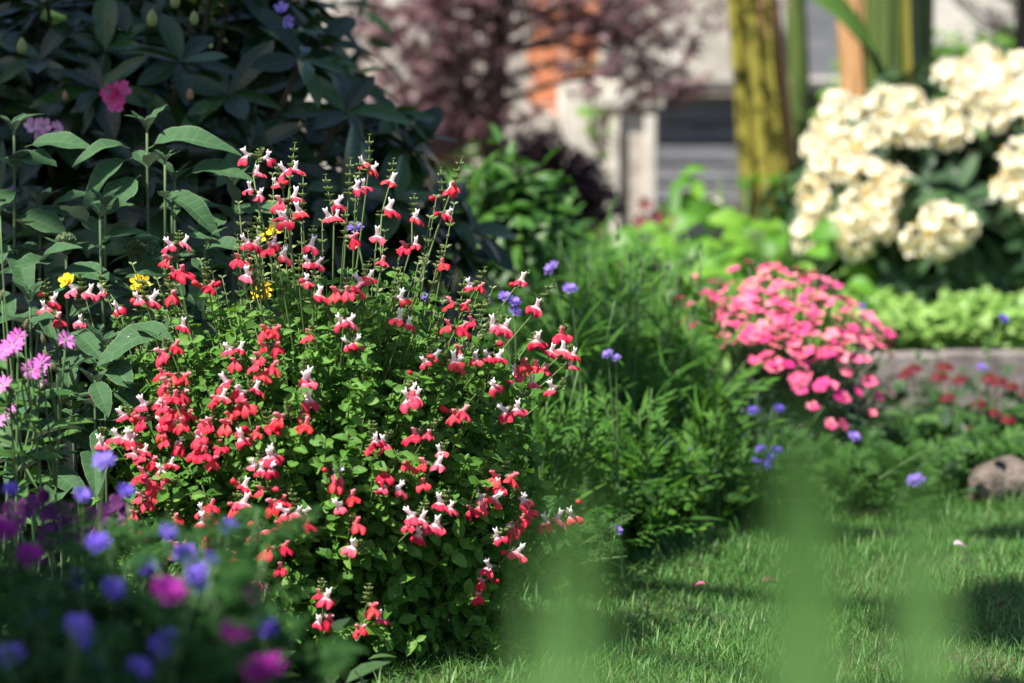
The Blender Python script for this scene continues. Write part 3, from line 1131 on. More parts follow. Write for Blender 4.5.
tm = [truss_mesh(s_) for s_ in (11, 12, 13, 14)]
trs = [(812, 238), (822, 215), (840, 232), (815, 195), (828, 170), (850, 165), (822, 148), (860, 115), (838, 110), (885, 108), (872, 140), (903, 130), (868, 178), (858, 212), (883, 200), (890, 182), (925, 132), (945, 118), (955, 135), (918, 240), (940, 222), (960, 228), (942, 242), (950, 78), (975, 72), (998, 82), (1018, 72), (1012, 105), (1008, 190), (1022, 178), (1030, 200), (1035, 90), (985, 62), (1045, 130), (830, 126), (905, 105), (1050, 220), (855, 245), (845, 150), (1000, 95), (970, 92), (1030, 112), (880, 225), (990, 118), (1020, 160)]
first = None
for i, (px_, py_) in enumerate(trs):
    r2 = ((px_ - 970) / 178) ** 2 + ((py_ - 225) / 165) ** 2
    dep = 5.83 - .42 * math.sqrt(max(0, 1 - r2)) + R.uniform(-.03, .02)
    p = P(px_, py_, dep)
    ax = unit(p - (cc - A(0, 0.1, .1)) + A(0, -.12, .08))
    o = link("flower_truss", tm[i % 4], cr_, p, euler_from(ax, unit(R.normal(size=3))), R.uniform(.80, 1.02))

# ------------------------------------------------------------------ pink rhododendron (dark bush)
rb = A(-.58, 3.5, 0)
rh = thing("rhododendron", "large dark glossy rhododendron bush with a few pink flowers", "shrub", rb)
fo, wd = Geo(), Geo()
rc = A(-.585, 3.50, .37)
dirs = sph_dirs(560)
dirs = dirs[(dirs[:, 2] > -.55)]
lump = np.where(R.uniform(size=len(dirs)) < .68, R.uniform(.88, 1.04, len(dirs)), R.uniform(.55, .88, len(dirs)))
rad = A(.47, .44, .46)
cen = rc + dirs * rad * lump[:, None]
d2 = sph_dirs(260)
d2[:, 2] = np.abs(d2[:, 2])
cen = np.concatenate([cen, rc + d2 * rad * R.uniform(.3, .7, 260)[:, None]])
dirs = np.concatenate([dirs, d2])
k = (cen[:, 2] > .06)
cen, dirs = cen[k], dirs[k]
extra = np.array([P(395, 118, 3.32), P(345, 112, 3.2), P(410, 150, 3.35), P(440, 215, 3.38), P(470, 230, 3.4), P(455, 265, 3.4), P(425, 250, 3.35), P(180, 62, 3.12), P(100, 90, 3.1), P(230, 95, 3.12), P(300, 60, 3.15), P(40, 60, 3.12), P(60, 140, 3.08), P(340, 190, 3.12), P(250, 150, 3.1), P(395, 200, 3.2)])
cen = np.concatenate([cen, extra])
dirs = np.concatenate([dirs, unit(extra - rc + A(0, -.1, .05))])
rosettes(fo, T_rh, cen, unit(dirs + A(0, -.1, .65)), .090, (7, 12), (-.3, .75))
for c in cen[::3]:
    wd.tube(bez(rb, rb * .45 + c * .55 + A(0, 0, .0), c, 7), np.linspace(.014, .003, 7), 5)
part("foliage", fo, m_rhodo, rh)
part("branch", wd, m_twig, rh)
FL_R = [flower_tpl(5, 1.05, 1.0, .12, 6, 6, .09, s_, .08, .25) for s_ in (5, 6, 7)]


def rh_flower(px_, py_, d_, s_, mat, n=3):
    g = Geo()
    p = P(px_, py_, d_)
    for i in range(n):
        q = p + A(math.cos(i * 2.4 + px_), .3 * math.sin(i * 3), math.sin(i * 2.4 + px_)) * s_ * .65 * (n > 1)
        g.inst(FL_R[i % 3], q[None], (A(R.normal(0, .6), -.8, R.normal(.1, .4)))[None], R.normal(size=(1, 3)), np.array([s_]))
    part("flower", g, mat, rh, p)


rh_flower(113, 96, 3.02, .0135, m_rpink, 4)
rh_flower(38, 128, 3.03, .011, m_rpale, 3)
rh_flower(62, 129, 3.03, .012, m_rpale, 1)
rh_flower(285, 15, 3.1, .010, m_lav, 2)
rh_flower(30, 174, 3.05, .007, m_lav, 1)
rh_flower(45, 195, 3.05, .007, m_lav, 2)
rh_flower(14, 190, 3.05, .006, m_lav, 1)
for (px_, py_, s_, mt) in ((22, 46, .014, m_budg), (152, 19, .015, m_budg), (194, 17, .012, m_budg), (190, 92, .010, m_budb), (175, 0, .013, m_budg), (65, 92, .008, m_budb), (300, 120, .006, m_budb)):
    g = Geo()
    p = P(px_, py_ + 8, 3.03)
    for j in range(5):
        a = j * 1.26
        g.inst(BUD, (p + A(math.cos(a), math.sin(a), 0) * s_ * .22)[None], (A(math.cos(a) * -.12, math.sin(a) * -.12, 1))[None], A(0, -1, 0)[None], np.array([[s_ * .7, s_ * .75, s_ * .7]]))
    part("flower_bud", g, mt, rh, p)


def shrub(name, label, px_, d_, r, h, n, size, mat, tpls=T_small, group=None, shell=.5):
    b = G(px_, d_)
    t = thing(name, label, "shrub", b, group)
    g, w_ = Geo(), Geo()
    for i in range(6):
        o_ = A(R.uniform(-.6, .6) * r, R.uniform(-.4, .4) * r, 0)
        leaf_cloud(g, tpls[i % len(tpls)], n // 6, b + o_ + A(0, 0, h * R.uniform(.45, .68)), (r * .62, r * .62, h * .40), size, shell)
    for i in range(14):
        e = b + A(R.uniform(-.8, .8) * r, R.uniform(-.7, .7) * r, h * R.uniform(.6, .98))
        w_.tube(bez(b, b + A(0, 0, h * .4), e, 6), np.linspace(.006, .002, 6), 5)
    part("foliage", g, mat, t)
    part("stem", w_, m_twig, t)


T_lance = [leaf_tpl(.34, 6, 2, .8, .4, .3, .35), leaf_tpl(.28, 6, 2, .8, .4, .4, .15)]
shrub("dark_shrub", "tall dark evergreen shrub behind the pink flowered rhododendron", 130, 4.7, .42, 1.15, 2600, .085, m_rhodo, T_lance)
shrub("leafy_shrub", "mid green shrub of narrow leaves to the right of the dark rhododendron", 485, 4.3, .15, .50, 1500, .055, m_shrub, T_lance)
shrub("leafy_shrub", "small bushy green shrub below the maple trunk", 548, 4.9, .16, .42, 1300, .06, m_shrub, T_lance)
shrub("leafy_shrub", "dark green shrub low behind the tall poppy stems", 605, 4.7, .15, .36, 1000, .06, m_shrub, T_lance)
shrub("leafy_shrub", "thin light green shrub growing against the pale stone blocks", 595, 8.35, .07, .86, 150, .045, m_lime)
shrub("leafy_shrub", "bright leafy shrub behind the trunk of the maple", 445, 8.0, .25, .66, 700, .07, m_lime)


# ------------------------------------------------------------------ broad leaved plants
T_broad = [leaf_tpl(.62, 8, 4, .7, .4, .2, .35, .03, 0, .3), leaf_tpl(.55, 8, 4, .7, .4, .3, .55, .03, 0, .3)]


def broad(label, px_, d_, h, n, size, mat=None):
    b = G(px_, d_, .02)
    t = thing("broadleaf_plant", label, "plant", b, "broad leaved plants behind the pink flowers")
    g, s_ = Geo(), Geo()
    for i in range(n):
        a = R.uniform(0, 2 * PI)
        rr = R.uniform(.2, 1) * h * .5
        p = b + A(math.cos(a) * rr, math.sin(a) * rr, h * (1.0 - .55 * (rr / (h * .5)) ** 1.5) * R.uniform(.6, 1.0))
        d = A(math.cos(a), math.sin(a), R.uniform(-.3, .5))
        g.inst(T_broad[i % 2], p[None], d[None], A(-.25, -.6, .8)[None] + R.normal(0, .3, (1, 3)), np.array([size * R.uniform(.7, 1.2)]))
        if i % 2 == 0:
            s_.tube(bez(b, b + A(0, 0, p[2] * .6), p, 5), np.linspace(.004, .002, 5), 4)
    part("foliage", g, mat or m_lime, t)
    part("stem", s_, m_stem, t)
    return t


for (lb, px_, d_, h, n, sz) in (
        ("broad leaved lime plant right below the pale stone pier", 640, 6.2, .40, 60, .10),
        ("tall broad leaved plant in front of the thick leaning stem", 745, 6.1, .56, 70, .12),
        ("bushy broad leaved plant behind the left half of the pink flowers", 700, 5.7, .42, 70, .11),
        ("bright broad leaved plant left of the cream rhododendron", 785, 5.6, .42, 70, .10),
        ("low broad leaved plant directly above the pink flower dome", 745, 5.1, .30, 60, .085),
        ("low leafy plant behind the drooping poppy bud", 660, 5.2, .30, 55, .085),
        ("shaded leafy plant under the cream flowers beside the kerb", 830, 5.2, .22, 50, .07),
        ("leafy plant at the foot of the dark purple shrub", 590, 6.3, .36, 55, .09)):
    broad(lb, px_, d_, h, n, sz)
# small red flowers among them
rf = thing("red_poppy", "small plant with red flowers in front of the stone pier", "flower plant", G(645, 6.0))
FL5 = [flower_tpl(5, 1.0, .35, .1, 3, 3, .03, s_) for s_ in (21, 22)]
st_ = Geo()
for (px_, py_) in ((645, 205), (655, 218), (640, 222), (668, 222)):
    p = P(px_, py_, 5.9)
    st_.tube(bez(WL[rf.name], WL[rf.name] + A(0, 0, .2), p, 6), .002, 4)
    g = Geo()
    g.inst(FL5[0], p[None], A(0, -.8, .5)[None], A(1, 0, .2)[None], np.array([.02]))
    part("flower", g, m_ruby, rf, p)
part("stem", st_, m_stem, rf)

# ------------------------------------------------------------------ poppies and other cut leaved plants
T_pin = [pinnate_tpl(5, .30, .075, .3, 36, 0, 1), pinnate_tpl(6, .24, .06, .12, 32, 0, 2), pinnate_tpl(4, .34, .085, .5, 40, 0, 3)]
T_strap = [leaf_tpl(.07, 6, 2, .6, .35, .4, .25), leaf_tpl(.075, 6, 2, .6, .3, .4, .55), leaf_tpl(.085, 6, 2, .6, .4, .3, .4)]
T_fern = [pinnate_tpl(6, .34, .05, .3, 55, 2, 4), pinnate_tpl(5, .40, .05, .15, 50, 2, 5)]
T_geran = [palm_tpl(5, .42, 1.9, 0, .15), palm_tpl(7, .30, 2.1, 0, .25)]


def hook(p, s=1.0):
    """nodding bud at a stalk end: returns the curved stalk's points and the bud's place"""
    q = [p + A(0, 0, -.03), p + A(0, 0, 0), p + A(.004, 0, .010) * s, p + A(.012, 0, .012) * s, p + A(.018, 0, .004) * s, p + A(.019, 0, -.008) * s]
    return q


def weed(label, px_, d_, h, nleaf, stalks=(), leafL=.11, tpls=T_pin, mat=None, name="poppy_plant", group="leafy poppies in the middle of the bed", spread=.42, mix=.72):
    b = G(px_, d_)
    t = thing(name, label, "plant", b, group)
    lf, s_ = Geo(), Geo()
    tall = tpls is T_pin
    nst = 13 if tall else 5
    axes = []
    for i in range(nst):
        sp_ = spread * h * (.38 if tall else .5)
        e = b + A(R.normal(0, sp_), R.normal(0, sp_), h * R.uniform(.55, 1.15))
        c = bez(b + A(R.normal(0, .02), R.normal(0, .02), 0), b + A((e[0] - b[0]) * .2, (e[1] - b[1]) * .2, h * .5), e, 8)
        s_.tube(c, np.linspace(.0022, .0009, 8), 5)
        axes.append(c)
    for i in range(int(nleaf * (3.0 if tall else 1))):
        c = axes[i % nst]
        f = R.uniform(.05, 1.0) * 6.99
        i0 = int(f)
        p = c[i0] + (c[i0 + 1] - c[i0]) * (f - i0)
        a = R.uniform(0, 2 * PI)
        el = R.uniform(.45, 1.35) if tall else R.uniform(.15, 1.25)
        d = A(math.cos(a) * math.cos(el), math.sin(a) * math.cos(el), math.sin(el))
        L = leafL * R.uniform(.5, 1.2) * (1.1 - .5 * f / 7)
        up = (A(-.3 - math.cos(a) * .3, -.6 - math.sin(a) * .3, .8))[None] + R.normal(0, .3, (1, 3))
        if tall and R.uniform() < mix:
            lf.inst(T_strap[i % 3], p[None], d[None], up, np.array([L * 1.1]))
        else:
            lf.inst(tpls[i % len(tpls)], p[None], d[None], up, np.array([L]))
    for (sx, sy, kind) in stalks:
        p = P(sx, sy, d_ - .05)
        pre = bez(b, b + A((p[0] - b[0]) * .3, 0, p[2] * .6), p + A(0, 0, -.03), 8)
        if kind == 'n':
            q = np.concatenate([pre, hook(p)[1:]])
            s_.tube(q, .0013, 5)
            g = Geo()
            g.inst(BUD, q[-1][None], A(.05, 0, -1)[None], A(0, -1, 0)[None], np.array([[.008, .008, .008]]))
            part("flower_bud", g, m_stem, t, q[-1])
        else:
            q = np.concatenate([pre, [p]])
            s_.tube(q, .0013, 5)
            g = Geo()
            g.inst(BUD, q[-1][None], A(.05, 0, 1)[None], A(0, -1, 0)[None], np.array([[.006, .008, .006]]))
            part("flower_bud", g, m_stem, t, q[-1])
    part("stem", s_, m_stem, t)
    part("foliage", lf, mat or m_weed, t)
    return t


weed("tall cut leaved poppy plant with a nodding bud high on a hooked stalk", 600, 3.7, .36, 60, ((605, 226, 'n'), (585, 262, 'u')))
weed("cut leaved poppy plant with a nodding bud just left of the pink flowers", 655, 3.75, .33, 60, ((655, 256, 'n'), (668, 290, 'u'), (678, 268, 'n')))
weed("leafy poppy plant beside the salvia, without any buds", 575, 3.25, .30, 60)
weed("bushy poppy plant with upright leaves between the nodding buds", 630, 3.4, .30, 65, ((630, 262, 'u'), (640, 268, 'u')))
weed("poppy plant with long upright leaves hugging the pink flower mound", 690, 3.55, .29, 60, ((700, 250, 'u'),))
weed("poppy plant with pale divided leaves in front of the pink flower mound", 715, 3.3, .18, 40, (), .09)
weed("low poppy plant with arching leaves in front of the bushy one", 640, 3.15, .20, 55, (), .09)
weed("ferny poppy plant in deep shade right of the salvia", 545, 3.0, .24, 55, (), .09)
weed("dark leafy poppy plant behind the salvia's right flank", 540, 3.9, .30, 60, ())
weed("light green ferny plant behind the salvia's last right spike", 580, 4.1, .36, 60, ((560, 240, 'u'),))
weed("tall poppy plant with one straight bare stalk", 665, 4.1, .30, 50, ((688, 235, 'u'), (640, 240, 'u')))
for i, (px_, d_, lb) in enumerate(((575, 2.98, "low cut leaved plant at the lawn edge right of the salvia"), (625, 3.16, "low cut leaved plant at the lawn edge below the upright poppies"), (680, 3.36, "low cut leaved plant at the lawn edge left of the violet flowers"), (740, 3.42, "low cut leaved plant under the violet flowers"), (795, 3.48, "low cut leaved plant at the foot of the pink flower mound"), (845, 3.52, "low cut leaved plant right of the pink flower mound"), (530, 2.82, "low cut leaved plant under the salvia's right edge"), (890, 3.62, "low cut leaved plant left of the single lavender flower head"), (600, 3.25, "low cut leaved plant in front of the nodding poppy"))):
    weed(lb, px_, d_, .10, 110, (), .055, T_fern, m_fern, "cut_leaf_plant", "ferny plants along the lawn edge", .9)
for i, (px_, d_, h, lb) in enumerate(((610, 3.35, .17, "geranium clump with lobed leaves in the shade between salvia and poppies"), (560, 3.15, .16, "geranium clump with lobed leaves tucked behind the salvia's right spikes"), (770, 3.6, .14, "geranium clump with lobed leaves under the pink flowers"))):
    weed(lb, px_, d_, h, 90, (), .05, T_geran, m_fern, "geranium_plant", "geranium clumps in the shade", .9)

# ------------------------------------------------------------------ lavender and violet single flowers
SC_F = [flower_tpl(9, .85, .15, .15, 3, 3, .08, s_) for s_ in (31, 32)]
SC_I = [flower_tpl(7, .9, .45, .1, 3, 3, .08, s_) for s_ in (33, 34)]


def scab_mesh(mat, seed):
    g = Geo()
    rg = np.random.default_rng(seed)
    g.inst(SC_F[0], A(0, 0, 0)[None], A(0, 1, 0)[None], A(0, 0, 1)[None], np.array([1.0]))
    g.inst(SC_I[1], A(0, .12, 0)[None], A(0, 1, 0)[None], A(.4, 0, 1)[None], np.array([.72]))
    g.inst(SC_I[0], A(0, .24, 0)[None], A(0, 1, 0)[None], A(.8, 0, .4)[None], np.array([.42]))
    g.inst(BUD, A(0, -.35, 0)[None], A(0, 1, 0)[None], A(0, 0, 1)[None], np.array([[.5, .2, .5]]), 1)
    return g.mesh("flower_head", [mat, m_stem])


sm_lav, sm_blue = scab_mesh(m_lav, 1), scab_mesh(m_blue, 2)


def scabious(label, heads, base_px, d_, mat_mesh, r=.011, leaves=16, name="scabious", group="lavender flowers on thin stalks"):
    b = G(base_px, d_ + .03)
    t = thing(name, label, "flower plant", b, group)
    s_, lf = Geo(), Geo()
    for (px_, py_) in heads:
        p = P(px_, py_, d_)
        c = bez(b, b + A((p[0] - b[0]) * .2, 0, p[2] * .6), p, 9)
        s_.tube(c, np.linspace(.0016, .0009, 9), 5)
        ax = unit(A(R.normal(0, .3), -.55, .8))
        link("flower_head", mat_mesh, t, p, euler_from(ax, A(1, 0, .1)), r * R.uniform(.85, 1.15))
    for i in range(leaves):
        a = R.uniform(0, 2 * PI)
        z = R.uniform(.01, .45) * max(.08, p[2])
        lf.inst(T_pin[i % 3], (b + A(R.normal(0, .01), R.normal(0, .01), z))[None], A(math.cos(a), math.sin(a), .5)[None], A(0, 0, 1)[None], np.array([R.uniform(.04, .09)]))
    part("stem", s_, m_stem, t)
    part("foliage", lf, m_fern, t)


scabious("lavender scabious beside the salvia with two pale flower heads", ((570, 289), (552, 268)), 590, 3.1, sm_lav)
scabious("lavender scabious rising behind the salvia's white lipped right spike", ((505, 297), (514, 302), (515, 312)), 520, 2.85, sm_lav, .009)
scabious("small pale lavender flower pair between salvia and poppies", ((608, 354), (616, 358)), 620, 3.0, sm_lav, .008)
scabious("single pale violet flower low at the lawn edge", ((617, 530),), 625, 2.85, sm_lav, .008, 8)
scabious("single lavender flower head above the lawn left of the rock", ((916, 481),), 905, 3.45, sm_lav, .014)
scabious("tall blue scabious on a long leaning stalk above the red daisies", ((1003, 319),), 965, 3.7, sm_blue, .011)
scabious("blue scabious head between the red daisies", ((982, 368),), 975, 3.9, sm_lav, .010)
scabious("pale blue flower at the lower right of the pink mound", ((854, 437),), 850, 3.5, sm_lav, .013)
scabious("deep violet flowers in front of the pink mound", ((762, 450), (770, 458), (777, 451), (758, 462), (765, 466)), 765, 3.4, sm_blue, .011)
scabious("two violet flowers just under the pink mound's dark leaves", ((753, 411), (779, 409)), 768, 3.5, sm_blue, .010)
scabious("violet flowers low among the poppy leaves", ((692, 452), (670, 444), (697, 449)), 690, 3.35, sm_blue, .009)
scabious("violet flower beside the pink mound's upper right edge", ((861, 307),), 868, 4.1, sm_blue, .010)
scabious("violet flower nearest to the drooping poppy buds", ((635, 292),), 640, 3.8, sm_blue, .008)
scabious("lavender flower among the salvia's upper spikes", ((427, 298), (355, 228)), 400, 2.62, sm_lav, .009, 4)

# ------------------------------------------------------------------ dianthus mound
db = G(790, 3.85)
di = thing("dianthus", "dome shaped mound of coral pink flowers over dark leaves", "flower plant", db)
FL_D = [flower_tpl(5, 1.15, .12, .05, 4, 5, .13, s_) for s_ in (41, 42, 43)]
g = Geo()
T_lin = [leaf_tpl(.09, 5, 2, .7, .3, .4, .3), leaf_tpl(.10, 5, 2, .7, .3, .4, .6)]
n = 2600
dd = sph_dirs(n)
dd[:, 2] = np.abs(dd[:, 2])
p = db + dd * A(.155, .16, .225) * (R.uniform(.15, 1, n) ** .5)[:, None]
d_ = unit(dd * .8 + A(0, 0, .5) + R.normal(0, .5, (n, 3)))
g.inst(T_lin[0], p[::2], d_[::2], dd[::2] + A(0, 0, .5), R.uniform(.03, .06, len(p[::2])))
g.inst(T_lin[1], p[1::2], d_[1::2], dd[1::2] + A(0, 0, .5), R.uniform(.03, .06, len(p[1::2])))
part("foliage", g, m_pinkleaf, di)


def dflower(seed):
    g = Geo()
    g.inst(FL_D[seed % 3], A(0, 0, 0)[None], A(0, 1, 0)[None], A(0, 0, 1)[None], np.array([1.0]))
    g.inst(FL_D[(seed + 1) % 3], A(0, .05, 0)[None], A(0, 1, 0)[None], A(.5, 0, 1)[None], np.array([.6]))
    g.inst(BUD, A(0, -1.2, 0)[None], A(0, 1, 0)[None], A(0, 0, 1)[None], np.array([[.35, .62, .35]]), 1)
    return g.mesh("flower", [m_dian, m_stem])


dm = [dflower(i) for i in range(3)]
pts = []
tries = 0
poly = np.array([(690, 290), (715, 275), (745, 280), (775, 266), (830, 272), (850, 300), (885, 330), (893, 350), (885, 375), (860, 385), (845, 410), (800, 385), (770, 365), (735, 355), (715, 330), (695, 318)])


def inside(x_, y_):
    c = False
    j = len(poly) - 1
    for i in range(len(poly)):
        if ((poly[i][1] > y_) != (poly[j][1] > y_)) and x_ < (poly[j][0] - poly[i][0]) * (y_ - poly[i][1]) / (poly[j][1] - poly[i][1]) + poly[i][0]:
            c = not c
        j = i
    return c


rgd = np.random.default_rng(5)
while len(pts) < 175 and tries < 20000:
    tries += 1
    x_, y_ = rgd.uniform(675, 905), rgd.uniform(258, 420)
    if not inside(x_ + rgd.normal(0, 7), y_ + rgd.normal(0, 6)):
        continue
    if y_ > 345 and rgd.uniform() < .45:
        continue
    if all((x_ - a) ** 2 + (1.6 * (y_ - b)) ** 2 > 6.2 ** 2 for a, b in pts):
        pts.append((x_, y_))
pts += [(812, 406), (830, 424), (843, 424), (887, 347), (878, 345), (682, 322), (697, 408), (872, 413)]
st_ = Geo()
loose = Geo()
order = rgd.permutation(len(pts))
for c_, i in enumerate(order):
    px_, py_ = pts[i]
    r2 = ((px_ - 790) / 112) ** 2 + ((py_ - 440) / 185) ** 2
    dep = 3.9 - .22 * math.sqrt(max(0, 1 - r2))
    p = P(px_, py_, dep)
    ax = unit((p - (db + A(0, 0, .03))) * 1.0 + A(0, -.08, .14) + rgd.normal(0, .05, 3))
    sz = .0122 * rgd.uniform(.7, 1.2)
    ax = unit(ax + rgd.normal(0, .2, 3))
    if c_ < 100:
        link("flower", dm[c_ % 3], di, p, euler_from(ax, unit(rgd.normal(size=3))), sz)
    else:
        loose.inst(FL_D[c_ % 3], p[None], ax[None], rgd.normal(size=(1, 3)), np.array([sz]))
    q = db + (p - db) * .55
    st_.tube(bez(q, (q + p) / 2 + A(0, 0, .01), p - ax * .006, 5), .0011, 4)
lo = part("flowers", loose, m_dian2, di)
lo["kind"] = "stuff"
part("stem", st_, m_stem, di)

# ------------------------------------------------------------------ red daisies
FL_G = [flower_tpl(14, .95, -.12, .2, 3, 2, .08, s_, .25, .12) for s_ in (51, 52)]


def daisy_mesh(i):
    g = Geo()
    g.inst(FL_G[i], A(0, 0, 0)[None], A(0, 1, 0)[None], A(0, 0, 1)[None], np.array([1.0]))
    g.inst(FL_G[1 - i], A(0, -.06, 0)[None], A(0, 1, 0)[None], A(.3, 0, 1)[None], np.array([.95]))
    b_ = ball_tpl(10, 6, .42, .28)
    g.inst(b_, A(0, .05, 0)[None], A(0, 1, 0)[None], A(0, 0, 1)[None], np.array([1.0]), 1)
    g.inst(BUD, A(0, -.4, 0)[None], A(0, 1, 0)[None], A(0, 0, 1)[None], np.array([[.4, .2, .4]]), 2)
    return g.mesh("flower_head", [m_ruby, m_cone, m_stem])


gm = [daisy_mesh(0), daisy_mesh(1)]


def daisy(label, heads, buds, px_, d_, r=.018):
    b = G(px_, d_)
    t = thing("red_daisy", label, "flower plant", b, "red daisies in front of the kerb")
    s_, lf = Geo(), Geo()
    for i, (x_, y_) in enumerate(heads):
        p = P(x_, y_, d_ + R.uniform(-.06, .06))
        s_.tube(bez(b + R.normal(0, .01, 3) * A(1, 1, 0), b + A((p[0] - b[0]) * .6, 0, p[2] * .6), p, 8), np.linspace(.0022, .0013, 8), 5)
        link("flower_head", gm[i % 2], t, p, euler_from(unit(A(R.normal(-.1, .2), -.22, 1)), A(1, 0, .1)), r * R.uniform(.85, 1.15))
    for (x_, y_) in buds:
        p = P(x_, y_, d_)
        s_.tube(bez(b, b + A((p[0] - b[0]) * .6, 0, p[2] * .6), p, 8), np.linspace(.002, .001, 8), 5)
        g = Geo()
        g.inst(BALL, p[None], A(0, 0, 1)[None], A(0, 1, 0)[None], np.array([.0055]))
        part("flower_bud", g, m_stem, t, p)
    n = 150
    a = R.uniform(0, 2 * PI, n)
    rr = R.uniform(0, .10, n)
    pp = b + np.stack([np.cos(a) * rr, np.sin(a) * rr, R.uniform(.01, .115, n) * (1 - rr / .16)], 1)
    dd_ = np.stack([np.cos(a), np.sin(a), R.uniform(-.2, .9, n)], 1)
    lf.inst(T_lance[0], pp, dd_, A(0, -.1, 1) + R.normal(0, .3, (n, 3)), R.uniform(.04, .075, n))
    part("stem", s_, m_stem, t)
    part("foliage", lf, m_daisyleaf, t)


daisy("red daisy plant next to the pink mound with wide dark red flowers", ((913, 367), (905, 372), (945, 365), (939, 375)), ((918, 354), (936, 348), (925, 360)), 925, 4.15)
daisy("red daisy plant with bright ruby flowers in the middle of the row", ((959, 378), (947, 396), (967, 429)), ((930, 440),), 950, 4.0)
daisy("red daisy plant with brownish crowded flowers above the rock", ((988, 376), (998, 380), (1012, 385), (979, 402), (993, 411), (1008, 418)), ((985, 350),), 993, 4.05)
daisy("red daisy plant leaving the picture at the right edge", ((1030, 392), (1045, 405), (1020, 425)), (), 1040, 4.1)
for i, (px_, d_, lb) in enumerate(((905, 3.9, "dark leafy clump without flowers below the first red daisies"), (955, 3.72, "dark leafy clump without flowers left of the rock"), (1005, 3.85, "dark leafy clump without flowers behind the rock"), (870, 3.75, "dark leafy clump without flowers right of the pink mound"))):
    weed(lb, px_, d_, .085, 90, (), .045, T_geran, m_fern, "leafy_clump", "dark leafy clumps near the rock", .9)

# rock
def rock(c, r, seed, name, label):
    rg = np.random.default_rng(seed)
    V, F_, UV = ball_tpl(22, 14)
    V = V.copy()[:, [0, 2, 1]]
    ph = rg.uniform(0, 6, 6)
    k = 1 + .14 * np.sin(V[:, 0] * 3 + ph[0]) * np.sin(V[:, 1] * 3.3 + ph[1]) + .08 * np.sin(V[:, 2] * 6 + ph[2]) * np.sin(V[:, 0] * 7 + ph[3]) + .03 * np.sin(V[:, 1] * 14 + ph[4]) * np.sin(V[:, 0] * 15)
    V = np.sign(V) * np.abs(V) ** .8 * k[:, None]
    g = Geo()
    g.add(np.asarray(c) + V * np.asarray(r), [f[::-1] for f in F_], UV)
    tag(solo(name, g, m_rock, c), label, "rock")


rock(G(1003, 3.68, .03), (.055, .05, .036), 3, "rock", "brownish rock lying at the lawn edge below the red daisies")

# fallen petals and dry leaf on the lawn
def petal(px_, d_, sz, mat, name, label, cat):
    g = Geo()
    g.inst(leaf_tpl(.75, 5, 4, .6, .55, .5, .35), A(0, 0, 0)[None] + G(px_, d_, .030), A(R.normal(), .3, .1)[None], A(.2, -.15, 1)[None], np.array([sz]))
    tag(solo(name, g, mat, G(px_, d_, .03)), label, cat)


petal(707, 2.78, .013, m_dian2, "fallen_petal", "pink fallen petal lying on the lawn", "petal")
petal(957, 3.08, .018, m_rpale, "fallen_petal", "pale pink fallen petal on the sunlit lawn near the rock", "petal")
petal(764, 2.80, .024, m_litter, "dry_leaf", "dry tan leaf lying on the lawn right of the pink petal", "leaf")
petal(790, 2.85, .022, m_litter, "dry_leaf", "small dry leaf lying flat in the thin grass", "leaf")
petal(470, 2.46, .020, m_rpink, "fallen_petal", "crimson fallen petal at the foot of the salvia", "petal")

# ------------------------------------------------------------------ salvia
SB = G(325, 2.52)
sal = thing("salvia_shrub", "bushy salvia shrub covered in red and white two lipped flowers", "salvia", SB)


def salvia_flower(white, seed):
    rg = np.random.default_rng(seed)
    g = Geo()
    # calyx
    pts_ = np.array([(0, 0, 0), (0, .003, .0006), (0, .007, .001), (0, .0095, .0006)])
    g.tube(pts_, [.0009, .0019, .0025, .0029], 7, 0)
    # corolla tube
    g.tube(np.array([(0, .007, .0008), (0, .011, .0010), (0, .0145, .0018)]), [.0016, .0021, .0027], 7, 1, False)
    # hood
    hs = rg.uniform(.62, .85) * (1 if white else .72)
    hb = np.array([(0, .0128, .0016), (0, .0150, .0040), (0, .0168, .0068), (0, .0192, .0092), (0, .0222, .0098)]) * A(1, 1, hs)
    hr = np.array([.0020, .0019, .0020, .0017, .0006])
    g.tube(hb, hr, 7, 1)
    for sg in (-1, 1):      # the hood's two hairy ears
        el = rg.uniform(.7, 1.15) * (1 if white else .5)
        g.tube(hb[2] + np.array([(0, 0, 0), (sg * .0011, -.0002, .0024 * el), (sg * .0024, .0004, .0050 * el)]), [.0013, .0012, .0004], 5, 1)
    # lower lip: two broad lobes
    V, UV, F_ = [], [], []
    nu, nv = 12, 6
    Wd = .0092 * rg.uniform(.85, 1.12)
    Ln = .0122 * rg.uniform(.78, 1.15)
    tw = rg.uniform(-.3, .3)
    asy = rg.uniform(-.22, .22)
    for j in range(nv + 1):
        v = j / nv
        for i in range(nu + 1):
            u = i / nu * 2 - 1
            ln = 1 - .30 * math.exp(-(u / .16) ** 2) * v - .42 * abs(u) ** 2.6 + asy * u
            x_ = Wd * u * (.28 + .72 * math.sin(min(1, v * 1.25) * PI / 2))
            dn = Ln * v * ln
            z_ = -dn * .82 + .0004 - .0022 * u * u * v + .0014 * math.sin(u * 5.5 + seed) * v
            y_ = .0145 + .0065 * math.sin(v * 1.9) * (1 - .35 * u * u) + .0016 * math.sin(u * 7 + seed * 2) * v - .0012 * math.exp(-(u / .15) ** 2) * v
            V.append((x_ + tw * z_, y_, z_))
            UV.append((i / nu, v))
    for j in range(nv):
        for i in range(nu):
            q = j * (nu + 1) + i
            F_.append((q, q + 1, q + nu + 2, q + nu + 1))
    g.add(V, F_, UV, 2)
    return g.mesh("flower", [m_calyx, m_white if white else m_pinkhood, m_red if white else m_redfull])


SFW = [salvia_flower(True, s_) for s_ in (1, 2, 3, 7, 8, 11, 12, 13)]
SFR = [salvia_flower(False, s_) for s_ in (4, 5, 6, 9, 10, 14, 15, 16)]


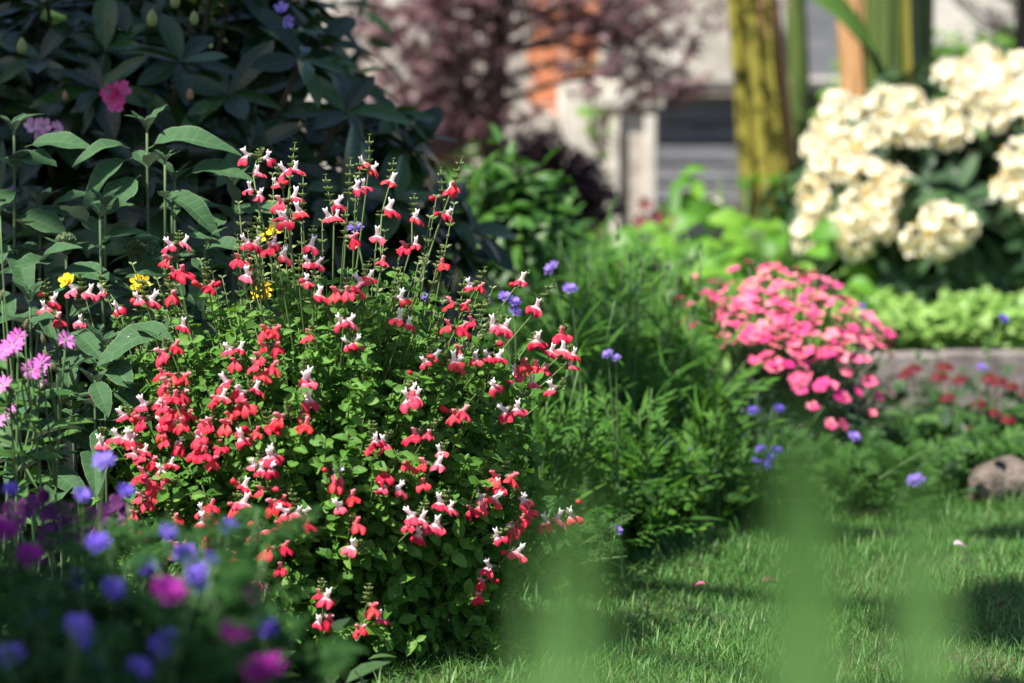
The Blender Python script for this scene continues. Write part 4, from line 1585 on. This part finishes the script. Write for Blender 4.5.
def salvia_bud():
    g = Geo()
    g.tube(np.array([(0, 0, 0), (0, .003, .0006), (0, .007, .001), (0, .0095, .0006)]), [.0009, .0019, .0025, .0029], 7, 0)
    g.tube(np.array([(0, .008, .0006), (0, .012, .0012), (0, .0155, .0022), (0, .0185, .0030), (0, .0205, .0028)]), [.0016, .0022, .0031, .0030, .0008], 7, 1)
    return g.mesh("flower", [m_calyx, m_redfull])


SFB = salvia_bud()
WH = """257 164 2 w 9|253 179 1 w|291 176 2 w|282 189 2 w|288 206 2 w|288 226 3 w|256 197 2 w|302 216 1 w|253 245 2 w|270 247 1 w|277 259 2 w|244 267 2 w
369 172 2 w|390 188 1 w|382 217 1 w|380 243 1 w|349 195 1 w|359 194 1 w|334 225 2 w|344 243 1 r|330 206 1 w|312 250 1 w|314 267 2 w
454 188 1 w|443 202 2 w|444 217 2 w|412 220 1 w|412 250 2 w|440 272 1 r|477 292 2 w|518 289 2 w|460 312 2 r|538 313 1 w
255 283 1 w|299 287 1 w|312 287 1 w|365 284 2 w|347 298 3 r|312 304 1 w|382 269 1 r|344 323 2 w|351 343 2 w|315 344 1 r|405 325 2 w|272 335 2 r|271 349 2 r|268 361 1 r|265 373 3 r|237 354 2 w|242 365 1 r|305 375 1 w|303 391 1 w|393 303 1 r
456 335 2 w|477 326 1 r|489 332 1 w|504 330 1 w|466 352 1 w|478 360 1 w|493 361 2 w|496 347 1 r|429 364 2 w|445 364 1 w|454 370 1 w|418 381 1 r|414 403 2 w|407 394 1 w|487 386 1 w|518 364 1 w|518 378 1 w|534 342 1 w|540 375 2 r|531 389 1 w|514 410 2 w|561 340 1 w|552 358 1 w|561 360 1 w|570 361 1 w|565 370 1 w|562 391 1 w|456 419 3 r|431 435 1 r|421 441 2 r
179 251 2 w|177 262 1 r|178 277 2 w|172 296 1 w|208 292 3 r|84 297 2 w|108 296 1 w|83 322 1 w|119 311 1 w|49 302 2 w|48 313 1 w|52 323 1 r|145 302 2 w|140 312 1 w|137 347 1 w|170 354 2 r|168 377 1 r|180 379 2 r|177 394 2 r|185 333 1 w
175 386 2 r|154 411 2 w|174 405 2 w|182 416 3 r|131 422 2 w|145 425 1 w|154 423 1 w|168 427 2 w|172 433 1 r|183 427 1 r|106 441 1 w|127 444 3 w|141 439 1 w|174 447 3 r|141 457 2 w|149 463 2 r|168 472 2 w|153 485 3 r|172 495 1 r|221 403 2 w|234 390 2 r|252 396 2 w|246 410 1 r|234 417 2 r|214 421 1 r|235 428 2 r|214 433 1 w|252 437 2 r|239 439 1 r|270 433 1 w|281 437 1 w|198 446 1 r|211 452 2 w|221 451 1 r|207 461 3 r|302 400 1 r|289 418 1 r|303 418 1 r|306 433 1 w|264 458 1 w|276 459 1 w|262 472 3 w|243 493 2 w|240 505 2 r|269 493 2 w|280 504 2 r|297 514 3 w|210 515 2 w|149 502 3 r
208 523 2 w|211 545 2 r|249 530 1 r|263 541 2 r|279 551 2 r|282 573 1 r|263 583 1 r|288 527 2 r|303 527 2 r|346 507 2 r|351 531 1 r|359 553 1 w|232 563 1 r|323 600 2 w|323 620 2 r|367 608 1 r|361 632 2 r|372 625 1 w|120 529 1 w|131 530 1 w|144 529 1 r|140 519 1 r|172 526 1 r|182 548 2 r
330 476 2 w|330 485 1 r|372 442 1 w|385 447 1 w|370 451 1 r|391 473 1 r|399 470 1 r|391 491 2 w|434 470 2 w|441 459 1 w|425 486 1 r|421 520 2 w|414 532 1 r|425 536 1 w|445 511 2 w|440 526 1 w|477 513 2 r|503 481 2 r|501 492 1 w|490 500 2 w|514 500 1 w|522 517 1 r|516 525 2 r|519 534 1 r|493 545 1 w|511 556 2 w|497 572 1 w|489 585 2 r|482 597 1 r|552 525 2 w|566 518 1 w|571 507 1 w|18 464 1 w|98 398 1 w|92 407 1 w"""
wh = []
for tok in WH.replace("\n", "|").split("|"):
    f = tok.split()
    wh.append((float(f[0]), float(f[1]), int(f[2]), f[3], float(f[4]) if len(f) > 4 else 5.5))
wh.sort(key=lambda q: q[1])


def sal_depth(px_, py_):
    r2 = ((px_ - 315) / 262) ** 2 + ((py_ - 600) / 440) ** 2
    return 2.60 - .275 * math.sqrt(max(0.0, 1 - min(1, r2)))


used = [False] * len(wh)
chains = []
rs = np.random.default_rng(12)
for i in range(len(wh)):
    if used[i]:
        continue
    ch = [i]
    used[i] = True
    cur = i
    while len(ch) < 4:
        best = None
        bx, by = 325 - wh[cur][0], 720 - wh[cur][1]
        L = math.hypot(bx, by)
        bx, by = bx / L, by / L
        for j in range(len(wh)):
            if used[j]:
                continue
            dx, dy = wh[j][0] - wh[cur][0], wh[j][1] - wh[cur][1]
            al = dx * bx + dy * by
            ac = abs(dx * by - dy * bx)
            if 8 <= al <= 30 and ac < 6.5 and (best is None or al < best[0]):
                best = (al, j)
        if best is None:
            break
        cur = best[1]
        used[cur] = True
        ch.append(cur)
    chains.append(ch)
T_sal = [leaf_tpl(.60, 6, 4, .65, .42, .30, .25, .03, .05), leaf_tpl(.55, 6, 4, .7, .42, .45, .45, .03, .05), leaf_tpl(.66, 6, 4, .65, .45, .15, .1, .04, .05)]
fol = Geo()
stems = Geo()


def leafy_run(c, i0, i1, step, size, rng=rs, geo=fol, jitter=0.0):
    """opposite leaf pairs with small axil leaves along a polyline between fractions i0..i1"""
    seg = np.linalg.norm(np.diff(c, axis=0), axis=1)
    cum = np.concatenate([[0], np.cumsum(seg)])
    tot = cum[-1]
    s_ = i0 * tot
    k = 0
    while s_ < i1 * tot:
        i = min(len(seg) - 1, int(np.searchsorted(cum, s_) - 1) if s_ > 0 else 0)
        f = (s_ - cum[i]) / max(seg[i], 1e-6)
        p = c[i] + (c[i + 1] - c[i]) * f
        t = unit(c[i + 1] - c[i])
        x = unit(np.cross(t, A(.2, .9, .3)))
        y_ = np.cross(t, x)
        a = k * PI / 2 + rng.uniform(-.4, .4)
        fr = s_ / tot
        for sgn in (0, PI):
            o_ = x * math.cos(a + sgn) + y_ * math.sin(a + sgn)
            d = unit(o_ * 1.0 + t * rng.uniform(.15, .7) + A(0, 0, -.1) + rng.normal(0, .15, 3))
            geo.inst(T_sal[rng.integers(3)], p[None], d[None], (A(-.35, -.75, .8) + rng.normal(0, .35, 3))[None], np.array([size * rng.uniform(.6, 1.2)]))
            for m_ in range(rng.integers(1, 3)):
                d2 = unit(o_ * .7 + t * rng.uniform(.3, 1.2) + rng.normal(0, .4, 3))
                geo.inst(T_sal[rng.integers(3)], (p + o_ * .002)[None], d2[None], (A(-.3, -.6, .8) + rng.normal(0, .5, 3))[None], np.array([size * rng.uniform(.3, .65)]))
        k += 1
        s_ += step * rng.uniform(.7, 1.3)


T_bract = leaf_tpl(.5, 3, 2, .7, .4, .4, .2)
spike_n = 0
for ch in chains:
    pts_, info = [], []
    dbase = None
    for q in reversed(ch):            # lowest first
        x_, y_, n_, v_, sp_ = wh[q]
        dep = sal_depth(x_, y_)
        if dbase is None:
            dbase = dep + rs.uniform(-.02, .02)
        pts_.append(P(x_, y_ - 5, (dep + dbase) / 2 + .012))
        info.append((n_, v_, sp_))
    low, top = pts_[0], pts_[-1]
    ctrl = SB + A((low[0] - SB[0]) * .35, (low[1] - SB[1]) * .6, low[2] * .55)
    if low[0] < SB[0] - .08:           # left-hand stems start from their own foot
        foot = SB + A((low[0] - SB[0]) * .7, .02, 0)
        ctrl = foot + A((low[0] - foot[0]) * .2, 0, low[2] * .5)
    else:
        foot = SB + A(rs.uniform(-.05, .05), rs.uniform(-.05, .05), 0)
    lower = bez(foot, ctrl, low, 10)
    tdir = unit(top - (pts_[-2] if len(pts_) > 1 else lower[-2]) + A(0, 0, .004))
    tip_len = rs.uniform(.016, .034) if wh[ch[0]][1] < 330 else rs.uniform(.008, .018)
    tip = top + tdir * tip_len + rs.normal(0, .002, 3)
    c = np.array(list(lower) + pts_[1:] + [top * .5 + tip * .5, tip])
    g = Geo()
    rr = np.linspace(.0019, .0005, len(c))
    g.tube(c, rr, 5, 0)
    # bracts and buds towards the tip
    for f in np.linspace(.15, 1, 4):
        p = top + (tip - top) * f
        for s_ in range(4):
            a = s_ * PI / 2 + f * 3
            d = A(math.cos(a), math.sin(a), .9)
            g.inst(T_bract, p[None], d[None], A(0, 0, 1)[None], np.array([.0065 * (1.25 - .6 * f)]), 1)
            if f < .8:
                g.inst(BUD, p[None], (A(math.cos(a + .6), math.sin(a + .6), .7))[None], A(0, 0, 1)[None], np.array([[.0028, .0032, .0028]]), 1)
    for p in pts_:
        for s_ in range(4):
            a = s_ * PI / 2 + rs.uniform(0, 1)
            g.inst(T_bract, p[None], A(math.cos(a), math.sin(a), .3)[None], A(0, 0, 1)[None], np.array([.007]), 1)
        for s_ in range(2):
            a = rs.uniform(0, 2 * PI)
            g.inst(BUD, (p + A(0, 0, -.004))[None], (A(math.cos(a), math.sin(a), .2))[None], A(0, 0, 1)[None], np.array([[.0032, .0042, .0032]]), 1)
    if spike_n < 100:
        sp = part("flower_spike", g, [m_salstem, m_bract], sal, foot)
    else:
        sp = part("flower_spike", g, [m_salstem, m_bract], sal, foot)
    spike_n += 1
    for p, (n_, v_, sp_) in zip(pts_, info):
        wide = math.radians(27) if sp_ < 8 else math.radians(60)
        azs = {1: [rs.uniform(-.7, .7)], 2: [-wide, wide], 3: [-.75, 0.05, .8]}[n_]
        for a in azs:
            a = a + rs.normal(0, .14)
            d = A(math.sin(a), -math.cos(a), rs.uniform(-.25, .38))
            roll = (.30 * np.sign(a) if n_ > 1 else 0) + rs.normal(0, .2)
            me_ = (SFW if (v_ == 'w') != (rs.uniform() < .12) else SFR)[rs.integers(8)]
            if rs.uniform() < .09:
                me_ = SFB
            link("flower", me_, sp, p + A(0, 0, rs.normal(0, .0012)), euler_from(d, A(roll, rs.normal(0, .15), 1)), rs.uniform(.76, 1.14))
    # leaves along the lower part of each spike stem
    upto = .70 if wh[ch[0]][1] < 330 else .85
    leafy_run(c, .30, upto, .016, .0165)
print("spikes", spike_n)

# leafy shoots filling the shrub
nshoot = 660
for i in range(nshoot):
    th = rs.uniform(-PI, PI)
    ph = math.asin(rs.uniform(-.05, 1.0))
    rad_ = rs.uniform(.45, 1.0) ** .5
    if math.sin(th) > .3 and rs.uniform() < .6:
        th = -th                      # more shoots on the sunny, visible side
    e = SB + A(-.004, 0, .03) + A(math.cos(th) * math.cos(ph) * .255, math.sin(th) * math.cos(ph) * .195, math.sin(ph) * .365) * rad_
    if e[0] > SB[0] + .12 and e[2] < .08 and rs.uniform() < .5:
        continue
    base_ = SB + A((e[0] - SB[0]) * .55, (e[1] - SB[1]) * .55, e[2] * .40)
    out = unit(e - SB)
    c = bez(base_, base_ + (e - base_) * .5 + A(0, 0, .02), e + out * .01, 8)
    stems.tube(c, np.linspace(.0014, .0007, 8), 4)
    leafy_run(c, .25, 1.0, .015, .018 - .014 * max(0, e[2] - .15))
spr = np.array([(95, 330), (150, 300), (230, 275), (330, 265), (420, 275), (480, 320), (530, 385), (560, 470), (540, 540), (470, 480), (330, 470), (160, 490), (80, 430)])
poly = spr
cnt = 0
while cnt < 420:
    x_, y_ = rs.uniform(70, 575), rs.uniform(262, 545)
    if not inside(x_, y_) or (y_ < 320 and rs.uniform() < .45):
        continue
    cnt += 1
    e = P(x_, y_, sal_depth(x_, y_) + rs.uniform(-.015, .12))
    b_ = SB + A((e[0] - SB[0]) * .75, (e[1] - SB[1]) * .75, max(.02, e[2] - .12))
    c = bez(b_, (b_ + e) / 2 + A(0, 0, .02), e, 7)
    stems.tube(c, np.linspace(.0011, .0005, 7), 4)
    leafy_run(c, .15, 1.0, .013, .0165 - .012 * max(0, e[2] - .15))
for k in range(70):        # bare and budding shoots standing above the leaves
    x_, y_ = rs.uniform(95, 500), rs.uniform(170, 330)
    if y_ < 250 and not (225 < x_ < 460):
        y_ += 90
    e = P(x_, y_, 2.56 + rs.uniform(-.06, .06))
    b_ = SB + A((e[0] - SB[0]) * .6, 0, .12)
    c = bez(b_, b_ + A((e[0] - b_[0]) * .45, 0, (e[2] - b_[2]) * .6), e, 9)
    stems.tube(c, np.linspace(.0011, .0005, 9), 4)
    for q in range(7):
        p = c[8] + (c[6] - c[8]) * q / 6.5
        a = q * 1.57
        for sg in (0, PI):
            d = A(math.cos(a + sg), math.sin(a + sg), .8)
            stems.inst(T_bract, p[None], d[None], A(-.3, -.6, .7)[None], np.array([.0055 + .0006 * q]), 1)
            if q in (2, 4):
                stems.inst(BUD, p[None], d[None], A(0, 0, 1)[None], np.array([[.0026, .0034, .0026]]), 1)
    leafy_run(c, .2, .62, .020, .012)
part("foliage", fol, m_salvia, sal)
part("stem", stems, [m_salstem, m_bract], sal)

# ------------------------------------------------------------------ Jerusalem sage
T_sage = [leaf_tpl(.36, 12, 6, .75, .38, .25, .35, .05, .02, .12), leaf_tpl(.42, 12, 6, .75, .4, .35, .18, .06, .02, .12), leaf_tpl(.34, 12, 6, .75, .35, .5, .55, .05, .02, .12)]


def sage(label, stems_, d_, base_px, leafL=.075, name="jerusalem_sage", hand=()):
    """stems_: (top px, top py, node count, ball at top?, yellow?)"""
    b = G(base_px, d_ + .04)
    t = thing(name, label, "sage plant", b, "grey green sage plants behind the salvia")
    s_ = Geo()
    nl = 0
    for (px_, py_, nodes, ball, yel) in stems_:
        p = P(px_, py_, d_)
        c = bez(b + R.normal(0, .015, 3) * A(1, 1, 0), A(p[0], p[1], p[2] * .5), p, 14)
        s_.tube(c, np.linspace(.0028, .0014, 14), 7)
        for k in range(nodes):
            f = 1 - k * .085 - (.03 if ball else 0.0)
            if f < .2:
                break
            i = min(12, int(f * 13))
            q = c[i] + (c[i + 1] - c[i]) * (f * 13 - i)
            a = k * PI / 2 + R.uniform(-.5, .5) + (.2 if px_ % 2 else 0)
            for sgn in (0, PI):
                el = (1.0 - .4 * k) if k < 3 else R.uniform(-.35, .2)
                L = leafL * (.42 + .36 * min(k, 2)) * R.uniform(.8, 1.2)
                d = A(math.cos(a + sgn) * math.cos(el), math.sin(a + sgn) * math.cos(el), math.sin(el))
                g = Geo()
                g.inst(T_sage[R.integers(3)], q[None], d[None], A(-d[0] * .3, -.2 - d[1] * .3, 1)[None], np.array([L]))
                if nl < 90:
                    part("leaf", g, m_sage, t, q)
                nl += 1
        if not ball:
            g = Geo()
            for k in range(5):
                a = k * 2.4 + .4
                g.inst(T_sage[k % 3], (c[-1] - A(0, 0, .004))[None], A(math.cos(a) * .45, math.sin(a) * .45, .75)[None], A(-math.cos(a), -math.sin(a), .4)[None], np.array([leafL * R.uniform(.3, .5)]))
            part("leaf", g, m_sage, t, c[-1])
        if ball:
            g = Geo()
            n = 130
            dd_ = sph_dirs(n)
            g.inst(BALL, c[-1][None], A(0, 0, 1)[None], A(0, 1, 0)[None], np.array([.0085]))
            g.inst(BUD, c[-1] + dd_ * .0065, dd_ + A(0, 0, .5), A(.3, .3, .9), np.stack([np.full(n, .0026), np.full(n, .0032), np.full(n, .0026)], 1))
            part("flower_bud", g, m_sagestem, t, c[-1])
        for (yx, yy_) in yel:
            yp = P(yx, yy_, d_ - .10)
            for k in range(3):
                g = Geo()
                a = R.uniform(0, 6.28)
                q = yp + A(math.cos(a) * .007, R.uniform(-.006, .006), math.sin(a) * .004)
                g.inst(FL5[0], q[None], A(math.cos(a), -.7, .35)[None], A(0, 0, 1)[None], np.array([[.0085, .011, .0085]]))
                g.inst(BUD, (q - A(math.cos(a), -.7, .3) * .008)[None], A(math.cos(a), -.7, .3)[None], A(0, 0, 1)[None], np.array([[.005, .006, .005]]))
                part("flower", g, m_yel, t, q)
    for (x0, y0, x1, y1) in hand:
        p0, p1 = P(x0, y0, d_ - .01), P(x1, y1, d_ - .05)
        L = np.linalg.norm(p1 - p0) * 1.05
        g = Geo()
        g.inst(T_sage[R.integers(3)], p0[None], (p1 - p0 + A(0, 0, .15 * L))[None], A(R.normal(0, .2), -.55, 1)[None], np.array([[L * 1.15, L, L]]))
        part("leaf", g, m_sage, t, p0)
    part("stem", s_, m_sagestem, t)


sage("sage plant with the tallest stem, its big felted leaf catching the sun", ((147, 128, 6, 0, ()), (175, 180, 4, 0, ())), 2.72, 150, .075, hand=((145, 150, 219, 127), (130, 148, 80, 146), (132, 158, 80, 190), (185, 177, 236, 161), (140, 175, 105, 215), (160, 195, 215, 215)))
sage("sage plant at the left edge with dim grey green leaves", ((14, 130, 5, 0, ()), (40, 205, 4, 0, ()), (-10, 180, 4, 0, ())), 2.75, 15, .075, hand=((25, 147, 82, 139), (0, 160, 52, 166), (46, 215, 78, 187), (20, 190, -20, 215), (15, 215, 60, 235), (10, 240, -20, 275)))
sage("sage plant with a round bud ball and yellow flowers near the left edge", ((66, 243, 4, 1, ((70, 284),)), (105, 205, 4, 0, ())), 2.66, 75, .07, hand=((57, 273, 107, 272), (40, 268, 58, 236), (60, 262, 15, 268), (90, 225, 60, 205), (100, 250, 125, 220)))
sage("sage plant with a round bud ball right above yellow flowers", ((136, 250, 4, 1, ((140, 285),)), (205, 245, 4, 0, ())), 2.68, 140, .07, hand=((124, 246, 152, 230), (130, 275, 170, 262), (110, 285, 75, 300), (200, 255, 240, 235)))
sage("sage plant with a slim upright leaf behind the salvia's left spikes", ((233, 185, 4, 0, ((268, 232), (262, 290))), (245, 250, 3, 0, ())), 2.74, 240, .065, hand=((233, 208, 232, 176), (240, 215, 285, 205), (228, 215, 200, 235)))
sage("sage plant with broad sunlit leaves left of the salvia flowers", ((105, 345, 4, 0, ()), (140, 378, 3, 0, ()), (95, 385, 4, 0, ())), 2.50, 105, .07, hand=((178, 325, 100, 353), (110, 360, 126, 388), (112, 390, 146, 410), (94, 380, 105, 408), (135, 330, 165, 330)))
sage("sage plant in dark shade under the pink campion", ((60, 350, 5, 0, ()), (30, 300, 4, 0, ()), (75, 425, 4, 0, ())), 2.55, 55, .075, hand=((75, 333, 101, 360), (55, 387, 87, 356), (30, 400, 70, 395), (20, 330, 50, 318), (50, 430, 90, 440), (30, 450, 5, 475), (40, 470, 80, 490)))
sage("sage plant with lime tinted young shoots between bud balls and salvia", ((100, 215, 6, 0, ()), (172, 205, 5, 0, ()), (165, 160, 5, 0, ())), 2.62, 130, .045)

# ------------------------------------------------------------------ campion with pink flowers at the left
FL_K = [flower_tpl(5, .95, .1, .45, 4, 4, .04, s_) for s_ in (61, 62)]


def kmesh(i):
    g = Geo()
    g.inst(FL_K[i], A(0, 0, 0)[None], A(0, 1, 0)[None], A(0, 0, 1)[None], np.array([1.0]))
    g.inst(BUD, A(0, -1.4, 0)[None], A(0, 1, 0)[None], A(0, 0, 1)[None], np.array([[.5, .7, .5]]), 1)
    return g.mesh("flower", [m_camp, m_calyx])


km = [kmesh(0), kmesh(1)]


def campion(label, heads, buds, px_, d_, r=.010, tall=False):
    b = G(px_, d_)
    t = thing("campion", label, "flower plant", b, "pink campions at the left edge")
    s_, lf = Geo(), Geo()
    main = None
    for i, (x_, y_) in enumerate(heads):
        p = P(x_, y_, d_ + R.uniform(-.05, .05))
        if main is None or i == 3:
            c = bez(b, b + A((p[0] - b[0]) * .1 + R.normal(0, .02), 0, p[2] * .6), p, 12)
            s_.tube(c, np.linspace(.0018, .0010, 12), 5)
            main = c
        else:
            q = main[R.integers(6, 9)]
            c = bez(q, (q + p) / 2 + A((p[0] - q[0]) * .3, 0, -.008), p, 9)
            s_.tube(c, np.linspace(.0012, .0008, 9), 5)
        link("flower", km[i % 2], t, p, euler_from(unit(A(R.normal(0, .5), -.8, .6)), A(1, 0, .2)), r * R.uniform(.85, 1.2))
        for k in range(6):
            q = c[2 + k]
            a = R.uniform(0, 6.28)
            lf.inst(T_lance[k % 2], q[None], A(math.cos(a), math.sin(a), .5)[None], A(-.3, -.5, 1)[None], np.array([R.uniform(.02, .05)]))
    for (x_, y_) in buds:
        p = P(x_, y_, d_)
        q = main[8]
        s_.tube(bez(q, (q + p) / 2 + A((p[0] - q[0]) * .3, 0, -.006), p, 7), np.linspace(.0011, .0008, 7), 5)
        g = Geo()
        g.inst(BUD, p[None], A(R.normal(0, .4), -.2, 1)[None], A(1, 0, 0)[None], np.array([[.0055, .006, .0055]]))
        part("flower_bud", g, m_calyx, t, p)
    part("stem", s_, m_stem, t)
    part("foliage", lf, m_daisyleaf, t)


campion("pink campion with the largest open flower beside the sage leaves", ((66, 340), (31, 370), (42, 362)), ((45, 345), (57, 372), (50, 360)), 45, 2.30, .0105)
campion("pink campion touching the left edge of the picture", ((18, 336), (6, 350), (3, 385), (12, 345), (-4, 360)), ((25, 330), (2, 370), (22, 385)), 8, 2.25, .011)
campion("small campion with violet flowers under the pink ones", ((43, 384), (40, 372), (3, 421), (10, 408)), ((2, 300), (0, 215)), 25, 2.32, .008)

# ------------------------------------------------------------------ near plants with blue and magenta flowers (lower left)
m_vio = petal_mat("pale_violet_petal", [(.17, .11, .58), (.25, .17, .68)], (.3, .2, .6), 0.0, 0.3, 0.3, per_object=True)
bm_ = [scab_mesh(m_blue, 3), scab_mesh(m_vio, 4), scab_mesh(m_mag, 5)]
heads = [(104, 461, 'b'), (82, 495, 'l'), (126, 491, 'b'), (169, 532, 'l'), (185, 554, 'l'), (228, 526, 'b'), (146, 565, 'b'), (79, 580, 'b'), (114, 589, 'l'), (200, 585, 'b'), (78, 626, 'l'), (89, 641, 'b'), (11, 656, 'l'), (161, 648, 'l'), (168, 637, 'b'), (98, 667, 'b'), (139, 669, 'b'), (266, 628, 'b'), (11, 489, 'b'), (37, 619, 'l'), (98, 543, 'b'), (211, 560, 'b'), (198, 573, 'l'), (163, 587, 'm'), (255, 593, 'm'), (235, 634, 'm'), (259, 671, 'm'), (268, 668, 'm'), (30, 556, 'm'), (7, 530, 'm'), (170, 592, 'm'), (250, 667, 'm')]


def near_depth(y_):
    return float(np.interp(y_, [450, 500, 560, 620, 683], [2.0, 1.88, 1.74, 1.62, 1.54]))


plants = [(15, 1.88, "near blue flowered plant touching the left edge, rear row"), (85, 1.9, "near blue flowered plant with the topmost blue heads beside the red salvia"), (150, 1.82, "near blue flowered plant whose pale heads overlap the red salvia flowers"), (215, 1.80, "near blue flowered plant with three heads at the salvia's lower front"), (30, 1.6, "near blurred plant with a purple and a pale blue head"), (95, 1.62, "near blurred plant with two round blue heads side by side"), (165, 1.62, "near blurred plant with a big magenta head among blue ones"), (250, 1.62, "near blurred plant with magenta heads at the clump's right end"), (15, 1.56, "near blurred plant with a pale head in the bottom corner"), (85, 1.57, "near blurred plant with a pale and a violet head at the bottom edge"), (160, 1.58, "near blurred plant with a pale blue head above a violet one"), (255, 1.57, "near blurred plant with the big magenta flower at the bottom edge"), (50, 1.46, "near leafy plant without flowers at the bottom edge"), (130, 1.46, "near leafy plant without flowers below the pale heads"), (205, 1.48, "near leafy plant without flowers beside the big magenta flower"), (-30, 1.6, "near leafy plant mostly beyond the left edge"), (205, 1.62, "near leafy plant with fine leaves between magenta heads")]
asg = {i: [] for i in range(len(plants))}
for h_ in heads:
    dh = near_depth(h_[1])
    i = min(range(12), key=lambda k: ((plants[k][0] - h_[0]) / 45) ** 2 + ((plants[k][1] - dh) / .13) ** 2)
    asg[i].append(h_)
T_fine = [pinnate_tpl(6, .36, .075, .3, 55, 1, 14), pinnate_tpl(5, .42, .085, .5, 55, 1, 15), pinnate_tpl(6, .3, .07, .1, 45, 1, 16)]
for i, (px_, d_, lb) in enumerate(plants):
    b = G(px_, d_)
    t = thing("blue_flower_plant", lb, "flower plant", b, "near blue and magenta flowered plants")
    s_, lf = Geo(), Geo()
    top = P(px_, 560 if d_ > 1.7 else (620 if d_ > 1.5 else 665), d_)[2]
    for (x_, y_, c_) in asg[i]:
        dh = near_depth(y_) - .07 + R.uniform(-.04, .04)
        p = P(x_, y_, dh)
        s_.tube(bez(b, b + A((p[0] - b[0]) * .2, (p[1] - b[1]) * .3, p[2] * .6), p, 8), np.linspace(.0018, .0010, 8), 5)
        r_ = {'b': .0082, 'l': .0090, 'm': .0105}[c_]
        link("flower_head", bm_["blm".index(c_)], t, p, euler_from(unit(A(R.normal(0, .3), -.7, .7)), A(1, 0, .1)), r_ * R.uniform(.85, 1.2))
    for k in range(7):
        e = b + A(R.normal(0, .035), R.normal(0, .04), top * R.uniform(.75, 1.2))
        c = bez(b, b + A(0, 0, top * .5), e, 7)
        s_.tube(c, np.linspace(.0018, .0008, 7), 5)
        for m_ in range(16):
            f = R.uniform(.1, 1) * 5.99
            i0 = int(f)
            q = c[i0] + (c[i0 + 1] - c[i0]) * (f - i0)
            a = R.uniform(0, 6.28)
            lf.inst(T_fine[m_ % 3], q[None], A(math.cos(a), math.sin(a), R.uniform(-.1, 1.0))[None], A(0, -.2, 1)[None] + R.normal(0, .3, (1, 3)), np.array([R.uniform(.028, .06)]))
    part("stem", s_, m_stem, t)
    part("foliage", lf, m_front, t)

# plum coloured blooms behind the near plants
pl = thing("plum_flower_plant", "plant with dark plum purple blooms at the foot of the sage", "flower plant", G(70, 2.08))
s_ = Geo()
for (x_, y_) in ((115, 513), (61, 521), (15, 518), (70, 535), (40, 508), (96, 525), (50, 540)):
    p = P(x_, y_, 2.05)
    s_.tube(bez(WL[pl.name], WL[pl.name] + A(0, 0, .08), p, 6), .0016, 5)
    g = Geo()
    g.inst(FL5[1], p[None], A(R.normal(0, .4), -.8, .4)[None], R.normal(size=(1, 3)), np.array([.015]))
    g.inst(FL5[0], (p + A(0, .004, .006))[None], A(R.normal(0, .5), -.6, .7)[None], R.normal(size=(1, 3)), np.array([.012]))
    part("flower", g, m_plum, pl, p)
part("stem", s_, m_stem, pl)

# ------------------------------------------------------------------ out of focus stems right in front of the lens
def near_blade(label, base_px, d_, blades):
    b = G(base_px, d_)
    t = thing("tall_leaf_blade", label, "plant", b, "blurred green blades close to the camera")
    for (x0, x1, y1, w_) in blades:
        p = P(x1, y1 + 14, d_ + .10)
        p[0] = P(x1, y1, d_)[0]
        q = G(x0, d_)
        c = bez(q, A(q[0], q[1], p[2] * .6), p, 16)
        tan = unit(np.gradient(c, axis=0))
        V, UV, F_ = [], [], []
        for i in range(16):
            v = i / 15
            ww = w_ / 2 * (.55 + .45 * math.sin(PI * min(1, v * 1.1))) * (1 if v < .75 else math.cos((v - .75) / .25 * PI / 2) * .95 + .05)
            for k in range(-2, 3):
                u = k / 2
                V.append(c[i] + A(u * ww, -.45 * u * ww + .15 * w_ * (1 - u * u), 0))
                UV.append((u * .5 + .5, v))
        for i in range(15):
            for k in range(4):
                a = i * 5 + k
                F_.append((a, a + 1, a + 6, a + 5))
        g = Geo()
        g.add(V, F_, UV)
        part("leaf", g, m_blade, t, q)


def fan(seed, base, n, tips, w0, w1):
    """a tuft of narrow blades: tips drawn around the given (column, row, spread) spots"""
    rg = np.random.default_rng(seed)
    out = []
    for i in range(n):
        tx, ty, sx, sy = tips[i % len(tips)]
        x1 = tx + rg.normal(0, sx)
        out.append((base + rg.normal(0, 45) * .5 + (x1 - base) * .35, x1, ty + abs(rg.normal(0, sy)), rg.uniform(w0, w1)))
    return out


near_blade("tuft of blurred green blades in front of the lawn near the salvia", 545, .40, fan(1, 545, 16, ((602, 440, 10, 35), (585, 470, 14, 40), (565, 510, 22, 50), (530, 580, 22, 40), (600, 540, 22, 40)), .010, .018))
near_blade("broad tuft of blurred green blades in front of the lawn's middle right", 865, .38, fan(2, 865, 28, ((866, 375, 10, 35), (872, 390, 16, 45), (850, 420, 18, 45), (905, 500, 26, 50), (825, 560, 22, 40), (865, 500, 30, 50)), .010, .020))
near_blade("tuft of blurred green blades at the right edge of the lawn", 1015, .40, fan(3, 1015, 13, ((1018, 425, 9, 40), (1030, 480, 22, 50), (1000, 560, 18, 50)), .010, .018))
near_blade("low tuft of blurred green blades in front of the lawn's centre", 715, .44, fan(4, 715, 6, ((720, 600, 30, 30),), .004, .007))
